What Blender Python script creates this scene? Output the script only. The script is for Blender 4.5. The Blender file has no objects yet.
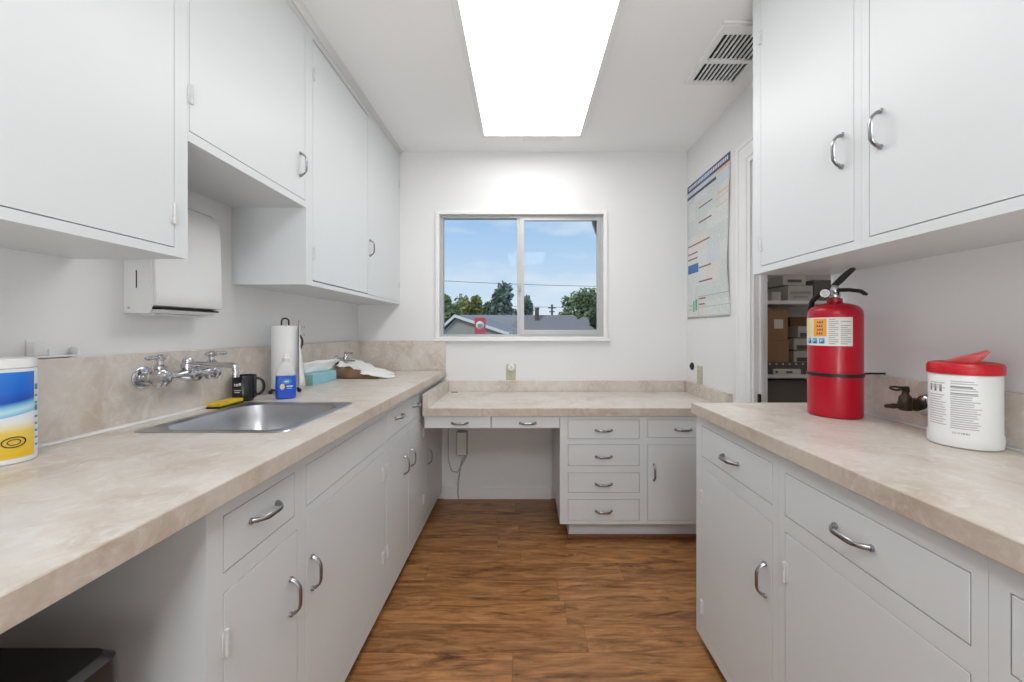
import bpy, bmesh, math, random
from mathutils import Vector, Matrix, noise as mnoise
R = math.radians
PI = math.pi
random.seed(7)
scn = bpy.context.scene
C = scn.collection

# ------------------------------------------------------------------ camera
cam_d = bpy.data.cameras.new('camera')
cam = bpy.data.objects.new('camera', cam_d); C.objects.link(cam)
cam.location = (0, 0, 1.18); cam.rotation_euler = (R(90), 0, 0)
cam_d.sensor_width = 36.0; cam_d.lens = 36.0 * 392 / 1024
cam_d.shift_x = -11 / 1024; cam_d.shift_y = -10 / 1024
cam_d.clip_start = 0.02; cam_d.clip_end = 500
scn.camera = cam

# ------------------------------------------------------------------ colour management
vs = scn.view_settings
scn.display_settings.display_device = 'sRGB'
vs.view_transform = 'Standard'; vs.look = 'None'; vs.gamma = 1.0; vs.use_curve_mapping = False
vs.exposure = 0.0

# ------------------------------------------------------------------ sky
world = bpy.data.worlds.new('sky'); scn.world = world; world.use_nodes = True
wn = world.node_tree; wn.nodes.clear()
def wN(t, **k):
    n = wn.nodes.new(t)
    for a, v in k.items(): setattr(n, a, v)
    return n
w_out = wN('ShaderNodeOutputWorld'); w_bg = wN('ShaderNodeBackground')
w_tc = wN('ShaderNodeTexCoord'); w_sep = wN('ShaderNodeSeparateXYZ')
w_ramp = wN('ShaderNodeValToRGB')
cr = w_ramp.color_ramp
cr.elements[0].position = 0.0; cr.elements[0].color = (0.74, 0.83, 0.92, 1)
cr.elements[1].position = 0.32; cr.elements[1].color = (0.30, 0.53, 0.86, 1)
e = cr.elements.new(0.10); e.color = (0.60, 0.76, 0.93, 1)
w_map = wN('ShaderNodeMapping'); w_map.inputs['Scale'].default_value = (2.2, 2.2, 7.5)
w_map.inputs['Location'].default_value = (0.35, 0.2, 0.55)
w_noise = wN('ShaderNodeTexNoise'); w_noise.inputs['Scale'].default_value = 1.6
w_noise.inputs['Detail'].default_value = 6; w_noise.inputs['Roughness'].default_value = 0.55
w_cr = wN('ShaderNodeValToRGB'); w_cr.color_ramp.elements[0].position = 0.44; w_cr.color_ramp.elements[1].position = 0.74
w_mix = wN('ShaderNodeMixRGB'); w_mix.inputs[2].default_value = (0.86, 0.90, 0.95, 1)
L = wn.links.new
L(w_tc.outputs['Generated'], w_sep.inputs[0]); L(w_sep.outputs['Z'], w_ramp.inputs[0])
L(w_tc.outputs['Generated'], w_map.inputs[0]); L(w_map.outputs[0], w_noise.inputs['Vector'])
L(w_noise.outputs[0], w_cr.inputs[0]); L(w_cr.outputs[0], w_mix.inputs[0])
L(w_ramp.outputs[0], w_mix.inputs[1]); L(w_mix.outputs[0], w_bg.inputs['Color'])
w_bg.inputs['Strength'].default_value = 1.05
L(w_bg.outputs[0], w_out.inputs[0])

# ------------------------------------------------------------------ sun and lamps
sd = bpy.data.lights.new('sun', 'SUN'); sd.energy = 1.6; sd.angle = R(1.0); sd.color = (1, 0.95, 0.86)
so = bpy.data.objects.new('sun', sd); C.objects.link(so); so.rotation_euler = (R(48), 0, R(-35))

def area(name, loc, rot, sx, sy, power, col=(1, 1, 1)):
    d = bpy.data.lights.new(name, 'AREA'); d.shape = 'RECTANGLE'; d.size = sx; d.size_y = sy
    d.energy = power; d.color = col
    o = bpy.data.objects.new(name, d); C.objects.link(o); o.location = loc; o.rotation_euler = rot
    return o
# unseen fill lights added behind the camera to brighten the room
area('fill_behind', (0.0, -2.42, 1.25), (R(98), 0, 0), 1.3, 1.5, 8, (0.93, 0.98, 1.0))
area('overhead_fill_behind', (0.05, -1.0, 2.39), (0, 0, 0), 0.6, 1.2, 36, (0.93, 0.975, 1.0))  # added downward fill, no fixture modelled for it
fl_a = area('ceiling_fill', (0.0, -1.0, 1.0), (R(128), 0, 0), 0.5, 0.5, 8.5, (0.94, 0.98, 1.0)); fl_a.data.spread = R(95)  # added upward fill that lifts the ceiling
area('storage_lamp', (2.3, 1.9, 2.38), (0, 0, 0), 0.4, 0.4, 5, (1.0, 0.95, 0.88))
PANEL_EMIT = 5.8

# ------------------------------------------------------------------ materials
def new_mat(name):
    m = bpy.data.materials.new(name); m.use_nodes = True
    nt = m.node_tree; b = nt.nodes['Principled BSDF']
    return m, nt, b
def setp(b, col=None, rough=None, metal=None, trans=None, spec=None, coat=None, alpha=None, ior=None):
    if col is not None: b.inputs['Base Color'].default_value = (*col, 1)
    if rough is not None: b.inputs['Roughness'].default_value = rough
    if metal is not None: b.inputs['Metallic'].default_value = metal
    if trans is not None: b.inputs['Transmission Weight'].default_value = trans
    if spec is not None: b.inputs['Specular IOR Level'].default_value = spec
    if coat is not None: b.inputs['Coat Weight'].default_value = coat
    if alpha is not None: b.inputs['Alpha'].default_value = alpha
    if ior is not None: b.inputs['IOR'].default_value = ior
def mat(name, col, rough=0.5, metal=0.0, var=0.04, scale=20.0, bump=0.0, bscale=80.0, **k):
    """plain surface with slight procedural unevenness of colour and relief"""
    m, nt, b = new_mat(name); setp(b, col, rough, metal, **k)
    tc = nt.nodes.new('ShaderNodeTexCoord')
    if var:
        n = nt.nodes.new('ShaderNodeTexNoise'); n.inputs['Scale'].default_value = scale; n.inputs['Detail'].default_value = 3
        mx = nt.nodes.new('ShaderNodeMixRGB')
        mx.inputs[1].default_value = (*[max(0, c * (1 - var)) for c in col], 1)
        mx.inputs[2].default_value = (*[min(1, c * (1 + var)) for c in col], 1)
        nt.links.new(tc.outputs['Object'], n.inputs['Vector']); nt.links.new(n.outputs[0], mx.inputs[0])
        nt.links.new(mx.outputs[0], b.inputs['Base Color'])
    if bump:
        n2 = nt.nodes.new('ShaderNodeTexNoise'); n2.inputs['Scale'].default_value = bscale; n2.inputs['Detail'].default_value = 2
        bp = nt.nodes.new('ShaderNodeBump'); bp.inputs['Strength'].default_value = bump; bp.inputs['Distance'].default_value = 0.002
        nt.links.new(tc.outputs['Object'], n2.inputs['Vector']); nt.links.new(n2.outputs[0], bp.inputs['Height'])
        nt.links.new(bp.outputs[0], b.inputs['Normal'])
    return m

M = {}
M['wall'] = mat('wall_paint', (0.80, 0.80, 0.80), 0.6, var=0.015, scale=3, bump=0.15, bscale=60)
M['ceiling'] = mat('ceiling_paint', (0.91, 0.91, 0.91), 0.7, var=0.015, scale=3, bump=0.15, bscale=50)
M['cab'] = mat('cabinet_paint', (0.705, 0.727, 0.738), 0.38, var=0.012, scale=6, bump=0.08, bscale=25)
M['trim'] = mat('trim_paint', (0.84, 0.84, 0.84), 0.4, var=0.01, scale=8)
M['hinge'] = mat('painted_hinge', (0.62, 0.62, 0.62), 0.4, var=0.2, scale=150)
M['chrome'] = mat('chrome', (0.55, 0.55, 0.56), 0.16, 1.0, var=0.05, scale=60)
M['pull'] = mat('satin_chrome_pull', (0.34, 0.34, 0.35), 0.26, 1.0, var=0.08, scale=60)
M['steel'] = mat('brushed_steel', (0.50, 0.51, 0.53), 0.28, 1.0, var=0.12, scale=14)
M['alu'] = mat('window_aluminium', (0.46, 0.46, 0.46), 0.45, 0.4, var=0.05)
M['bronze'] = mat('dark_bronze', (0.06, 0.045, 0.03), 0.4, 0.7, var=0.25, scale=90)
M['black'] = mat('black_plastic', (0.012, 0.012, 0.013), 0.4, var=0.2)
M['blackgloss'] = mat('black_glaze', (0.012, 0.012, 0.013), 0.15, var=0.2)
M['red'] = mat('red_enamel', (0.44, 0.003, 0.018), 0.28, var=0.05, coat=0.15, spec=0.35)
M['redplastic'] = mat('red_plastic', (0.56, 0.005, 0.016), 0.35, var=0.05)
M['redclear'] = mat('red_flap', (0.62, 0.09, 0.09), 0.3, var=0.05)
M['white'] = mat('white_plastic', (0.80, 0.80, 0.79), 0.35, var=0.02)
M['enamel'] = mat('white_enamel', (0.80, 0.80, 0.80), 0.18, var=0.015, scale=8, coat=0.4)
M['milky'] = mat('milky_plastic', (0.76, 0.76, 0.73), 0.4, var=0.03)
M['paper'] = mat('white_paper', (0.85, 0.85, 0.84), 0.9, var=0.02, bump=0.5, bscale=160)
M['brownpaper'] = mat('brown_paper', (0.20, 0.115, 0.065), 0.9, var=0.35, scale=30, bump=0.5)
M['card'] = mat('cardboard', (0.34, 0.20, 0.105), 0.85, var=0.12, scale=12)
M['ltblue'] = mat('light_blue_card', (0.30, 0.58, 0.66), 0.6, var=0.10, scale=25)
M['teal'] = mat('pale_green_card', (0.27, 0.46, 0.43), 0.6, var=0.10, scale=25)
M['blue'] = mat('blue_label', (0.010, 0.085, 0.56), 0.3, var=0.12, scale=30)
M['yellow'] = mat('yellow_sponge', (0.68, 0.46, 0.02), 0.9, var=0.25, scale=120, bump=0.8, bscale=300)
M['green'] = mat('dark_scouring_pad', (0.03, 0.035, 0.02), 0.95, var=0.4, scale=200)
M['beige'] = mat('beige_plastic', (0.52, 0.50, 0.37), 0.4, var=0.05)
M['ink'] = mat('grey_print', (0.34, 0.34, 0.33), 0.7, var=0.1)
M['inklight'] = mat('pale_grey_print', (0.50, 0.50, 0.50), 0.6, var=0.1)
M['inkdark'] = mat('dark_print', (0.10, 0.10, 0.10), 0.7, var=0.1)
M['inkwhite'] = mat('white_print', (0.75, 0.75, 0.75), 0.6, var=0.05)
M['labelpaper'] = mat('label_paper', (0.74, 0.72, 0.68), 0.5, var=0.03)
M['orange'] = mat('orange_print', (0.80, 0.36, 0.05), 0.5, var=0.05)
M['cream'] = mat('cream_print', (0.80, 0.66, 0.38), 0.5, var=0.05)
M['iconblue'] = mat('blue_print', (0.05, 0.28, 0.55), 0.5, var=0.05)
M['navy'] = mat('navy_print', (0.055, 0.06, 0.17), 0.5, var=0.1)
M['midblue'] = mat('mid_blue_print', (0.06, 0.17, 0.42), 0.5, var=0.1)
M['maroon'] = mat('maroon_print', (0.26, 0.09, 0.10), 0.5, var=0.1)
M['greenprint'] = mat('green_print', (0.08, 0.42, 0.30), 0.5, var=0.1)
M['orangeprint'] = mat('peach_print', (0.75, 0.52, 0.30), 0.5, var=0.1)
M['palebox'] = mat('pale_grey_box', (0.50, 0.49, 0.46), 0.7, var=0.12, scale=18)
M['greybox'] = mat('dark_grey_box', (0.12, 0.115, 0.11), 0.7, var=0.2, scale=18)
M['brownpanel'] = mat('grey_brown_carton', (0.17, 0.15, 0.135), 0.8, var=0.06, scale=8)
M['redwood'] = mat('reddish_wood_strip', (0.20, 0.075, 0.035), 0.4, var=0.25, scale=30)
M['dark'] = mat('dark_cavity', (0.02, 0.02, 0.02), 0.9, var=0.1)
M['binblack'] = mat('black_bin_plastic', (0.022, 0.021, 0.020), 0.3, var=0.15)
M['bag'] = mat('white_bin_bag', (0.6, 0.6, 0.6), 0.5, var=0.05)
M['greypl'] = mat('grey_plastic', (0.42, 0.42, 0.41), 0.45, var=0.05)
M['asphalt'] = None

def nodes_of(name):
    m, nt, b = new_mat(name)
    def N(t, **k):
        n = nt.nodes.new(t)
        for a, v in k.items(): setattr(n, a, v)
        return n
    def lk(a, b_): nt.links.new(a, b_)
    def math_(op, a, b_=None, c=None):
        n = N('ShaderNodeMath', operation=op)
        for i, v in enumerate((a, b_, c)):
            if v is None: continue
            if isinstance(v, (int, float)): n.inputs[i].default_value = v
            else: lk(v, n.inputs[i])
        return n.outputs[0]
    def mix(f, a, b_):
        n = N('ShaderNodeMixRGB')
        for i, v in enumerate((f, a, b_)):
            if isinstance(v, (int, float)): n.inputs[i].default_value = v
            elif isinstance(v, tuple): n.inputs[i].default_value = (*v, 1)
            else: lk(v, n.inputs[i])
        return n.outputs[0]
    def ramp(f, stops, interp='LINEAR'):
        n = N('ShaderNodeValToRGB'); r = n.color_ramp; r.interpolation = interp
        while len(r.elements) < len(stops): r.elements.new(0.5)
        for e_, (p, c) in zip(r.elements, stops): e_.position = p; e_.color = (*c, 1) if isinstance(c, tuple) else (c, c, c, 1)
        lk(f, n.inputs[0]); return n.outputs[0]
    def tex(kind, vec, **k):
        n = N(kind)
        for a, v in k.items(): n.inputs[a].default_value = v
        if vec is not None: lk(vec, n.inputs['Vector'])
        return n
    return m, nt, b, N, lk, math_, mix, ramp, tex

# mottled beige laminate
def laminate():
    m, nt, b, N, lk, mt, mix, ramp, tex = nodes_of('beige_marbled_laminate')
    tc = N('ShaderNodeTexCoord'); v = tc.outputs['Object']
    big = tex('ShaderNodeTexNoise', v, Scale=5.0, Detail=5.0, Roughness=0.6, Distortion=0.8)
    med = tex('ShaderNodeTexNoise', v, Scale=19.0, Detail=6.0, Roughness=0.65, Distortion=1.6)
    c1 = ramp(big.outputs[0], [(0.30, (0.53, 0.44, 0.365)), (0.52, (0.66, 0.60, 0.54)), (0.72, (0.73, 0.69, 0.65))])
    veins = ramp(med.outputs[0], [(0.44, 0.0), (0.56, 0.30), (0.66, 0.75)])
    col = mix(veins, c1, (0.77, 0.745, 0.71))
    fine = tex('ShaderNodeTexNoise', v, Scale=90.0, Detail=3.0)
    col = mix(mt('MULTIPLY', fine.outputs[0], 0.18), col, (0.45, 0.36, 0.28))
    lk(col, b.inputs['Base Color']); setp(b, rough=0.32, spec=0.45)
    return m
M['lam'] = laminate()
M['edge'] = laminate(); M['edge'].name = 'laminate_edge_shaded'  # same laminate, shade of the upright front edge put into the colour
for n_ in M['edge'].node_tree.nodes:
    if n_.type == 'MIX_RGB' and not n_.inputs[2].is_linked: n_.inputs[2].default_value = [c * k for c, k in zip(n_.inputs[2].default_value[:3], (.90, .86, .82))] + [1]
    if n_.type == 'VALTORGB' and n_.color_ramp.elements[0].color[0] > .4:
        for e_ in n_.color_ramp.elements: e_.color = [c * k for c, k in zip(e_.color[:3], (.88, .83, .78))] + [1]

def floor_wood():
    m, nt, b, N, lk, mt, mix, ramp, tex = nodes_of('wood_plank_floor')
    tc = N('ShaderNodeTexCoord'); sp = N('ShaderNodeSeparateXYZ'); lk(tc.outputs['Object'], sp.inputs[0])
    x, y = sp.outputs['X'], sp.outputs['Y']
    ry = mt('DIVIDE', mt('ADD', y, 0.095), 0.1393); row = mt('FLOOR', ry); fy = mt('FRACT', ry)
    wr = tex('ShaderNodeTexWhiteNoise', None); wr.noise_dimensions = '1D'; lk(row, wr.inputs['W'])
    rx = mt('ADD', mt('DIVIDE', x, 0.95), mt('MULTIPLY', wr.outputs['Value'], 7.3)); colm = mt('FLOOR', rx); fx = mt('FRACT', rx)
    cb = N('ShaderNodeCombineXYZ'); lk(row, cb.inputs[0]); lk(colm, cb.inputs[1])
    wp = tex('ShaderNodeTexWhiteNoise', cb.outputs[0]); wp.noise_dimensions = '2D'
    pr = wp.outputs['Value']
    # grain coordinates, shifted per plank
    off = N('ShaderNodeVectorMath', operation='SCALE'); lk(wp.outputs['Color'], off.inputs[0]); off.inputs['Scale'].default_value = 13.0
    add = N('ShaderNodeVectorMath', operation='ADD'); lk(tc.outputs['Object'], add.inputs[0]); lk(off.outputs[0], add.inputs[1])
    mp = N('ShaderNodeMapping'); mp.inputs['Scale'].default_value = (2.6, 15.0, 1.0); lk(add.outputs[0], mp.inputs[0])
    g1 = tex('ShaderNodeTexNoise', mp.outputs[0], Scale=1.5, Detail=7.0, Roughness=0.62, Distortion=1.3)
    mp2 = N('ShaderNodeMapping'); mp2.inputs['Scale'].default_value = (4.0, 60.0, 1.0); lk(add.outputs[0], mp2.inputs[0])
    g2 = tex('ShaderNodeTexNoise', mp2.outputs[0], Scale=2.0, Detail=5.0, Roughness=0.7, Distortion=0.5)
    base = ramp(g1.outputs[0], [(0.26, (0.085, 0.032, 0.010)), (0.38, (0.23, 0.098, 0.032)), (0.52, (0.39, 0.175, 0.060)), (0.70, (0.51, 0.25, 0.092))])
    base = mix(mt('MULTIPLY', ramp(g2.outputs[0], [(0.35, 1.0), (0.6, 0.0)]), 0.42), base, (0.115, 0.05, 0.02))
    hs = N('ShaderNodeHueSaturation'); lk(base, hs.inputs['Color'])
    lk(mt('ADD', mt('MULTIPLY', pr, 0.26), 0.86), hs.inputs['Value'])
    col = hs.outputs[0]
    # knots
    mk = N('ShaderNodeMapping'); mk.inputs['Scale'].default_value = (2.2, 4.6, 1.0); lk(add.outputs[0], mk.inputs[0])
    vo = tex('ShaderNodeTexVoronoi', mk.outputs[0], Scale=1.0)
    kn = ramp(vo.outputs['Distance'], [(0.0, 0.9), (0.035, 0.75), (0.06, 0.15), (0.085, 0.45), (0.13, 0.0)])
    col = mix(mt('MULTIPLY', kn, 0.8), col, (0.045, 0.02, 0.009))
    # seams
    s1 = mt('LESS_THAN', fy, 0.012); s2 = mt('LESS_THAN', fx, 0.0022)
    sm = mt('MAXIMUM', s1, s2)
    col = mix(mt('MULTIPLY', sm, 0.4), col, (0.03, 0.014, 0.007))
    lk(col, b.inputs['Base Color'])
    rg = mt('ADD', mt('MULTIPLY', g1.outputs[0], 0.15), 0.30); lk(rg, b.inputs['Roughness'])
    bp = N('ShaderNodeBump'); bp.inputs['Strength'].default_value = 0.12; bp.inputs['Distance'].default_value = 0.002
    lk(g2.outputs[0], bp.inputs['Height']); lk(bp.outputs[0], b.inputs['Normal'])
    return m
M['floor'] = floor_wood()

def glass():
    m = bpy.data.materials.new('window_glass'); m.use_nodes = True; nt = m.node_tree; nt.nodes.clear()
    o = nt.nodes.new('ShaderNodeOutputMaterial'); t = nt.nodes.new('ShaderNodeBsdfTransparent'); g = nt.nodes.new('ShaderNodeBsdfGlossy')
    t.inputs[0].default_value = (0.95, 0.96, 0.96, 1); g.inputs['Roughness'].default_value = 0.02
    fr = nt.nodes.new('ShaderNodeFresnel'); fr.inputs[0].default_value = 1.12
    mx = nt.nodes.new('ShaderNodeMixShader'); nt.links.new(fr.outputs[0], mx.inputs[0])
    nt.links.new(t.outputs[0], mx.inputs[1]); nt.links.new(g.outputs[0], mx.inputs[2]); nt.links.new(mx.outputs[0], o.inputs[0])
    return m
M['glass'] = glass()

def emit(name, col, s):
    m, nt, b, N, lk, mt, mix, ramp, tex = nodes_of(name)
    tc = N('ShaderNodeTexCoord'); n = tex('ShaderNodeTexNoise', tc.outputs['Object'], Scale=60.0, Detail=2.0)
    c = mix(mt('MULTIPLY', n.outputs[0], 0.06), col, tuple(x * 0.9 for x in col))
    setp(b, col, 0.6); lk(c, b.inputs['Emission Color']); b.inputs['Emission Strength'].default_value = s
    return m
M['diffuser'] = emit('lit_acrylic_diffuser', (0.985, 0.99, 0.99), PANEL_EMIT)

def clear_plastic():
    m, nt, b = new_mat('clear_bottle_plastic'); setp(b, (0.86, 0.86, 0.84), 0.12, alpha=0.28)
    tc = nt.nodes.new('ShaderNodeTexCoord'); n = nt.nodes.new('ShaderNodeTexNoise'); n.inputs['Scale'].default_value = 40
    mr = nt.nodes.new('ShaderNodeMapRange'); mr.inputs[3].default_value = 0.10; mr.inputs[4].default_value = 0.2
    nt.links.new(tc.outputs['Object'], n.inputs['Vector']); nt.links.new(n.outputs[0], mr.inputs[0]); nt.links.new(mr.outputs[0], b.inputs['Roughness'])
    return m
M['clear'] = clear_plastic()

def canister_label():
    """blue top with a wavy pale band, white gap, yellow foot; pattern over height with the wave rising sideways"""
    m, nt, b, N, lk, mt, mix, ramp, tex = nodes_of('blue_yellow_canister_label')
    tc = N('ShaderNodeTexCoord'); sp = N('ShaderNodeSeparateXYZ'); lk(tc.outputs['Object'], sp.inputs[0])
    h = mt('DIVIDE', sp.outputs['Z'], 0.219)
    hx = mt('ADD', h, mt('MULTIPLY', sp.outputs['Y'], -0.9))
    col = ramp(h, [(0.0, (0.75, 0.75, 0.73)), (0.075, (0.80, 0.50, 0.02)), (0.30, (0.80, 0.58, 0.10)), (0.385, (0.78, 0.78, 0.72)), (0.44, (0.74, 0.78, 0.80))])
    w = ramp(hx, [(0.0, 0.0), (0.46, 0.0), (0.465, 1.0)], 'CONSTANT')
    wcol = ramp(hx, [(0.46, (0.13, 0.45, 0.66)), (0.52, (0.50, 0.74, 0.82)), (0.56, (0.20, 0.52, 0.72)), (0.60, (0.01, 0.07, 0.42)), (0.70, (0.01, 0.13, 0.58)), (0.9, (0.02, 0.20, 0.66))])
    col = mix(w, col, wcol)
    lk(col, b.inputs['Base Color']); setp(b, rough=0.35)
    return m
M['canlabel'] = canister_label()

def poster_paper():
    m, nt, b, N, lk, mt, mix, ramp, tex = nodes_of('poster_print_columns')
    tc = N('ShaderNodeTexCoord'); sp = N('ShaderNodeSeparateXYZ'); lk(tc.outputs['Object'], sp.inputs[0])
    z = sp.outputs['Z']; y = sp.outputs['Y']
    line = mt('LESS_THAN', mt('FRACT', mt('MULTIPLY', z, 150.0)), 0.45)
    cb = N('ShaderNodeCombineXYZ'); lk(mt('MULTIPLY', y, 60.0), cb.inputs[0]); lk(mt('FLOOR', mt('MULTIPLY', z, 150.0)), cb.inputs[1])
    nz = tex('ShaderNodeTexNoise', cb.outputs[0], Scale=1.0, Detail=2.0)
    txt = mt('MULTIPLY', line, mt('GREATER_THAN', nz.outputs[0], 0.42))
    cc = N('ShaderNodeCombineXYZ'); lk(mt('FLOOR', mt('MULTIPLY', y, 6.0)), cc.inputs[0]); lk(mt('FLOOR', mt('MULTIPLY', z, 9.0)), cc.inputs[1])
    wn_ = tex('ShaderNodeTexWhiteNoise', cc.outputs[0]); wn_.noise_dimensions = '2D'
    bg = ramp(wn_.outputs['Value'], [(0.0, (0.66, 0.72, 0.70)), (0.35, (0.74, 0.77, 0.76)), (0.65, (0.67, 0.72, 0.77)), (0.85, (0.76, 0.74, 0.68))], 'CONSTANT')
    col = mix(mt('MULTIPLY', txt, 0.5), bg, (0.28, 0.30, 0.32))
    lk(col, b.inputs['Base Color']); setp(b, rough=0.35)
    return m
M['poster'] = poster_paper()

def leaf_mat(name, c1, c2):
    m, nt, b, N, lk, mt, mix, ramp, tex = nodes_of(name)
    tc = N('ShaderNodeTexCoord'); n = tex('ShaderNodeTexNoise', tc.outputs['Object'], Scale=0.9, Detail=3.0)
    lk(ramp(n.outputs[0], [(0.35, c1), (0.65, c2)]), b.inputs['Base Color']); setp(b, rough=0.8)
    return m
M['leaf_dark'] = leaf_mat('dark_leaves', (0.07, 0.11, 0.06), (0.15, 0.20, 0.11))
M['leaf_mid'] = leaf_mat('mid_leaves', (0.11, 0.16, 0.07), (0.22, 0.28, 0.13))
M['leaf_yellow'] = leaf_mat('yellow_leaves', (0.16, 0.20, 0.05), (0.36, 0.33, 0.10))
M['leaf_grey'] = leaf_mat('grey_leaves', (0.10, 0.15, 0.12), (0.21, 0.27, 0.21))
M['bark'] = mat('bark', (0.12, 0.09, 0.07), 0.9, var=0.3, scale=6)
M['shingle'] = mat('grey_shingle', (0.27, 0.265, 0.275), 0.9, var=0.16, scale=2.5)
M['shingle2'] = mat('brown_shingle', (0.24, 0.22, 0.22), 0.9, var=0.16, scale=2.5)
M['stucco'] = mat('grey_stucco', (0.36, 0.35, 0.32), 0.9, var=0.05, scale=2)
M['fascia'] = mat('white_fascia', (0.75, 0.75, 0.74), 0.6, var=0.03)
M['brick'] = mat('dark_brick', (0.12, 0.085, 0.08), 0.9, var=0.25, scale=8)
M['ground'] = mat('dry_ground', (0.24, 0.23, 0.18), 0.95, var=0.3, scale=0.6)
M['signred'] = mat('sign_red', (0.52, 0.07, 0.09), 0.5, var=0.1)
M['wire'] = mat('cable_rubber', (0.10, 0.11, 0.13), 0.8, var=0.1)
M['eave'] = mat('eave_paint', (0.30, 0.30, 0.31), 0.7, var=0.1)

# ------------------------------------------------------------------ mesh helpers
class MB:
    def __init__(s): s.bm = bmesh.new()
    def box(s, x0, x1, y0, y1, z0, z1, bev=0.0, seg=2, mi=0, mat4=None):
        x0, x1 = sorted((x0, x1)); y0, y1 = sorted((y0, y1)); z0, z1 = sorted((z0, z1))
        r = bmesh.ops.create_cube(s.bm, size=1.0)
        vs_ = r['verts']
        for v in vs_:
            v.co = Vector((x0 + (v.co.x + .5) * (x1 - x0), y0 + (v.co.y + .5) * (y1 - y0), z0 + (v.co.z + .5) * (z1 - z0)))
        fs = set(f for v in vs_ for f in v.link_faces)
        for f in fs: f.material_index = mi
        if bev > 0:
            es = list(set(ed for v in vs_ for ed in v.link_edges))
            q = bmesh.ops.bevel(s.bm, geom=es, offset=bev, segments=seg, affect='EDGES', profile=0.5)
            nv = set(q['verts']) | set(v for v in vs_ if v.is_valid)
            for f in q['faces']: f.material_index = mi
            vs_ = [v for v in nv if v.is_valid]
        if mat4 is not None:
            allv = set()
            for v in vs_: allv.add(v)
            for v in allv: v.co = mat4 @ v.co
        return s
    def loops(s, loops, cap0=True, cap1=True, closed=True, mi=0):
        """join successive vertex loops into a skin"""
        vl = [[s.bm.verts.new(p) for p in lp] for lp in loops]
        n = len(vl[0])
        for a, b_ in zip(vl[:-1], vl[1:]):
            for i in range(n if closed else n - 1):
                j = (i + 1) % n
                try:
                    f = s.bm.faces.new((a[i], a[j], b_[j], b_[i])); f.material_index = mi; f.smooth = True
                except ValueError: pass
        if cap0: s.bm.faces.new(list(reversed(vl[0]))).material_index = mi
        if cap1: s.bm.faces.new(vl[-1]).material_index = mi
        return s
    def lathe(s, c, prof, n=40, cap0=True, cap1=True, axis='z', a0=0.0, a1=2 * PI, mi=0):
        c = Vector(c); full = abs(a1 - a0 - 2 * PI) < 1e-6
        k = n if full else n + 1
        lps = []
        for r, h in prof:
            lp = []
            for i in range(k):
                a = a0 + (a1 - a0) * i / n
                u, v = r * math.cos(a), r * math.sin(a)
                if axis == 'z': p = Vector((u, v, h))
                elif axis == 'x': p = Vector((h, u, v))
                else: p = Vector((v, h, u))
                lp.append(c + p)
            lps.append(lp)
        return s.loops(lps, cap0 and full, cap1 and full, full, mi)
    def tube(s, pts, r, n=12, caps=True, mi=0, flat=1.0, flatdir=None):
        pts = [Vector(p) for p in pts]
        rs = r if isinstance(r, (list, tuple)) else [r] * len(pts)
        lps = []; prev = None
        for i, p in enumerate(pts):
            t = (pts[min(i + 1, len(pts) - 1)] - pts[max(i - 1, 0)])
            t.normalize()
            if flatdir is not None:
                u = Vector(flatdir); u = (u - t * u.dot(t)).normalized()
            elif prev is None:
                ref = Vector((0, 0, 1)) if abs(t.z) < .9 else Vector((1, 0, 0))
                u = (ref - t * ref.dot(t)).normalized()
            else:
                u = (prev - t * prev.dot(t)).normalized()
            prev = u; w = t.cross(u)
            ri = rs[i]
            ra, rb = ri if isinstance(ri, tuple) else (ri, ri * flat)
            lps.append([p + u * (ra * math.cos(2 * PI * k / n)) + w * (rb * math.sin(2 * PI * k / n)) for k in range(n)])
        return s.loops(lps, caps, caps, True, mi)
    def prism(s, poly, ext, mi=0):
        """extrude polygon (3-D points) by vector"""
        ext = Vector(ext); a = [s.bm.verts.new(Vector(p)) for p in poly]; b_ = [s.bm.verts.new(Vector(p) + ext) for p in poly]
        n = len(poly)
        s.bm.faces.new(list(reversed(a))).material_index = mi; s.bm.faces.new(b_).material_index = mi
        for i in range(n):
            j = (i + 1) % n
            s.bm.faces.new((a[i], a[j], b_[j], b_[i])).material_index = mi
        return s
    def ring(s, plane, u0, u1, v0, v1, wl, wr, wb, wt, d0, d1):
        """mitred rectangular frame; plane 'xz' (depth y) or 'xy' (depth z)"""
        P = (lambda u, v, d: Vector((u, d, v))) if plane == 'xz' else (lambda u, v, d: Vector((u, v, d)))
        o = [(u0, v0), (u1, v0), (u1, v1), (u0, v1)]; i = [(u0 + wl, v0 + wb), (u1 - wr, v0 + wb), (u1 - wr, v1 - wt), (u0 + wl, v1 - wt)]
        c = .0015
        oc = [(u0 + c, v0 + c), (u1 - c, v0 + c), (u1 - c, v1 - c), (u0 + c, v1 - c)]; ic = [(u0 + wl - c, v0 + wb - c), (u1 - wr + c, v0 + wb - c), (u1 - wr + c, v1 - wt + c), (u0 + wl - c, v1 - wt + c)]
        sg = c if d1 > d0 else -c
        L_ = [[P(*q, d1) for q in o], [P(*q, d0 + sg) for q in o], [P(*q, d0) for q in oc], [P(*q, d0) for q in ic], [P(*q, d0 + sg) for q in i], [P(*q, d1) for q in i], [P(*q, d1) for q in o]]
        s.loops(L_, False, False)
        for f in s.bm.faces: f.smooth = False
        return s
    def quad(s, a, b_, c, d, mi=0):
        f = s.bm.faces.new([s.bm.verts.new(Vector(p)) for p in (a, b_, c, d)]); f.material_index = mi; return s
    def ball(s, c, r, seg=14, sc=(1, 1, 1)):
        q = bmesh.ops.create_uvsphere(s.bm, u_segments=seg, v_segments=max(6, seg // 2), radius=r)
        for v in q['verts']:
            v.co = Vector((v.co.x * sc[0], v.co.y * sc[1], v.co.z * sc[2])) + Vector(c)
        for v in q['verts']:
            for f in v.link_faces: f.smooth = True
        return s
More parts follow.
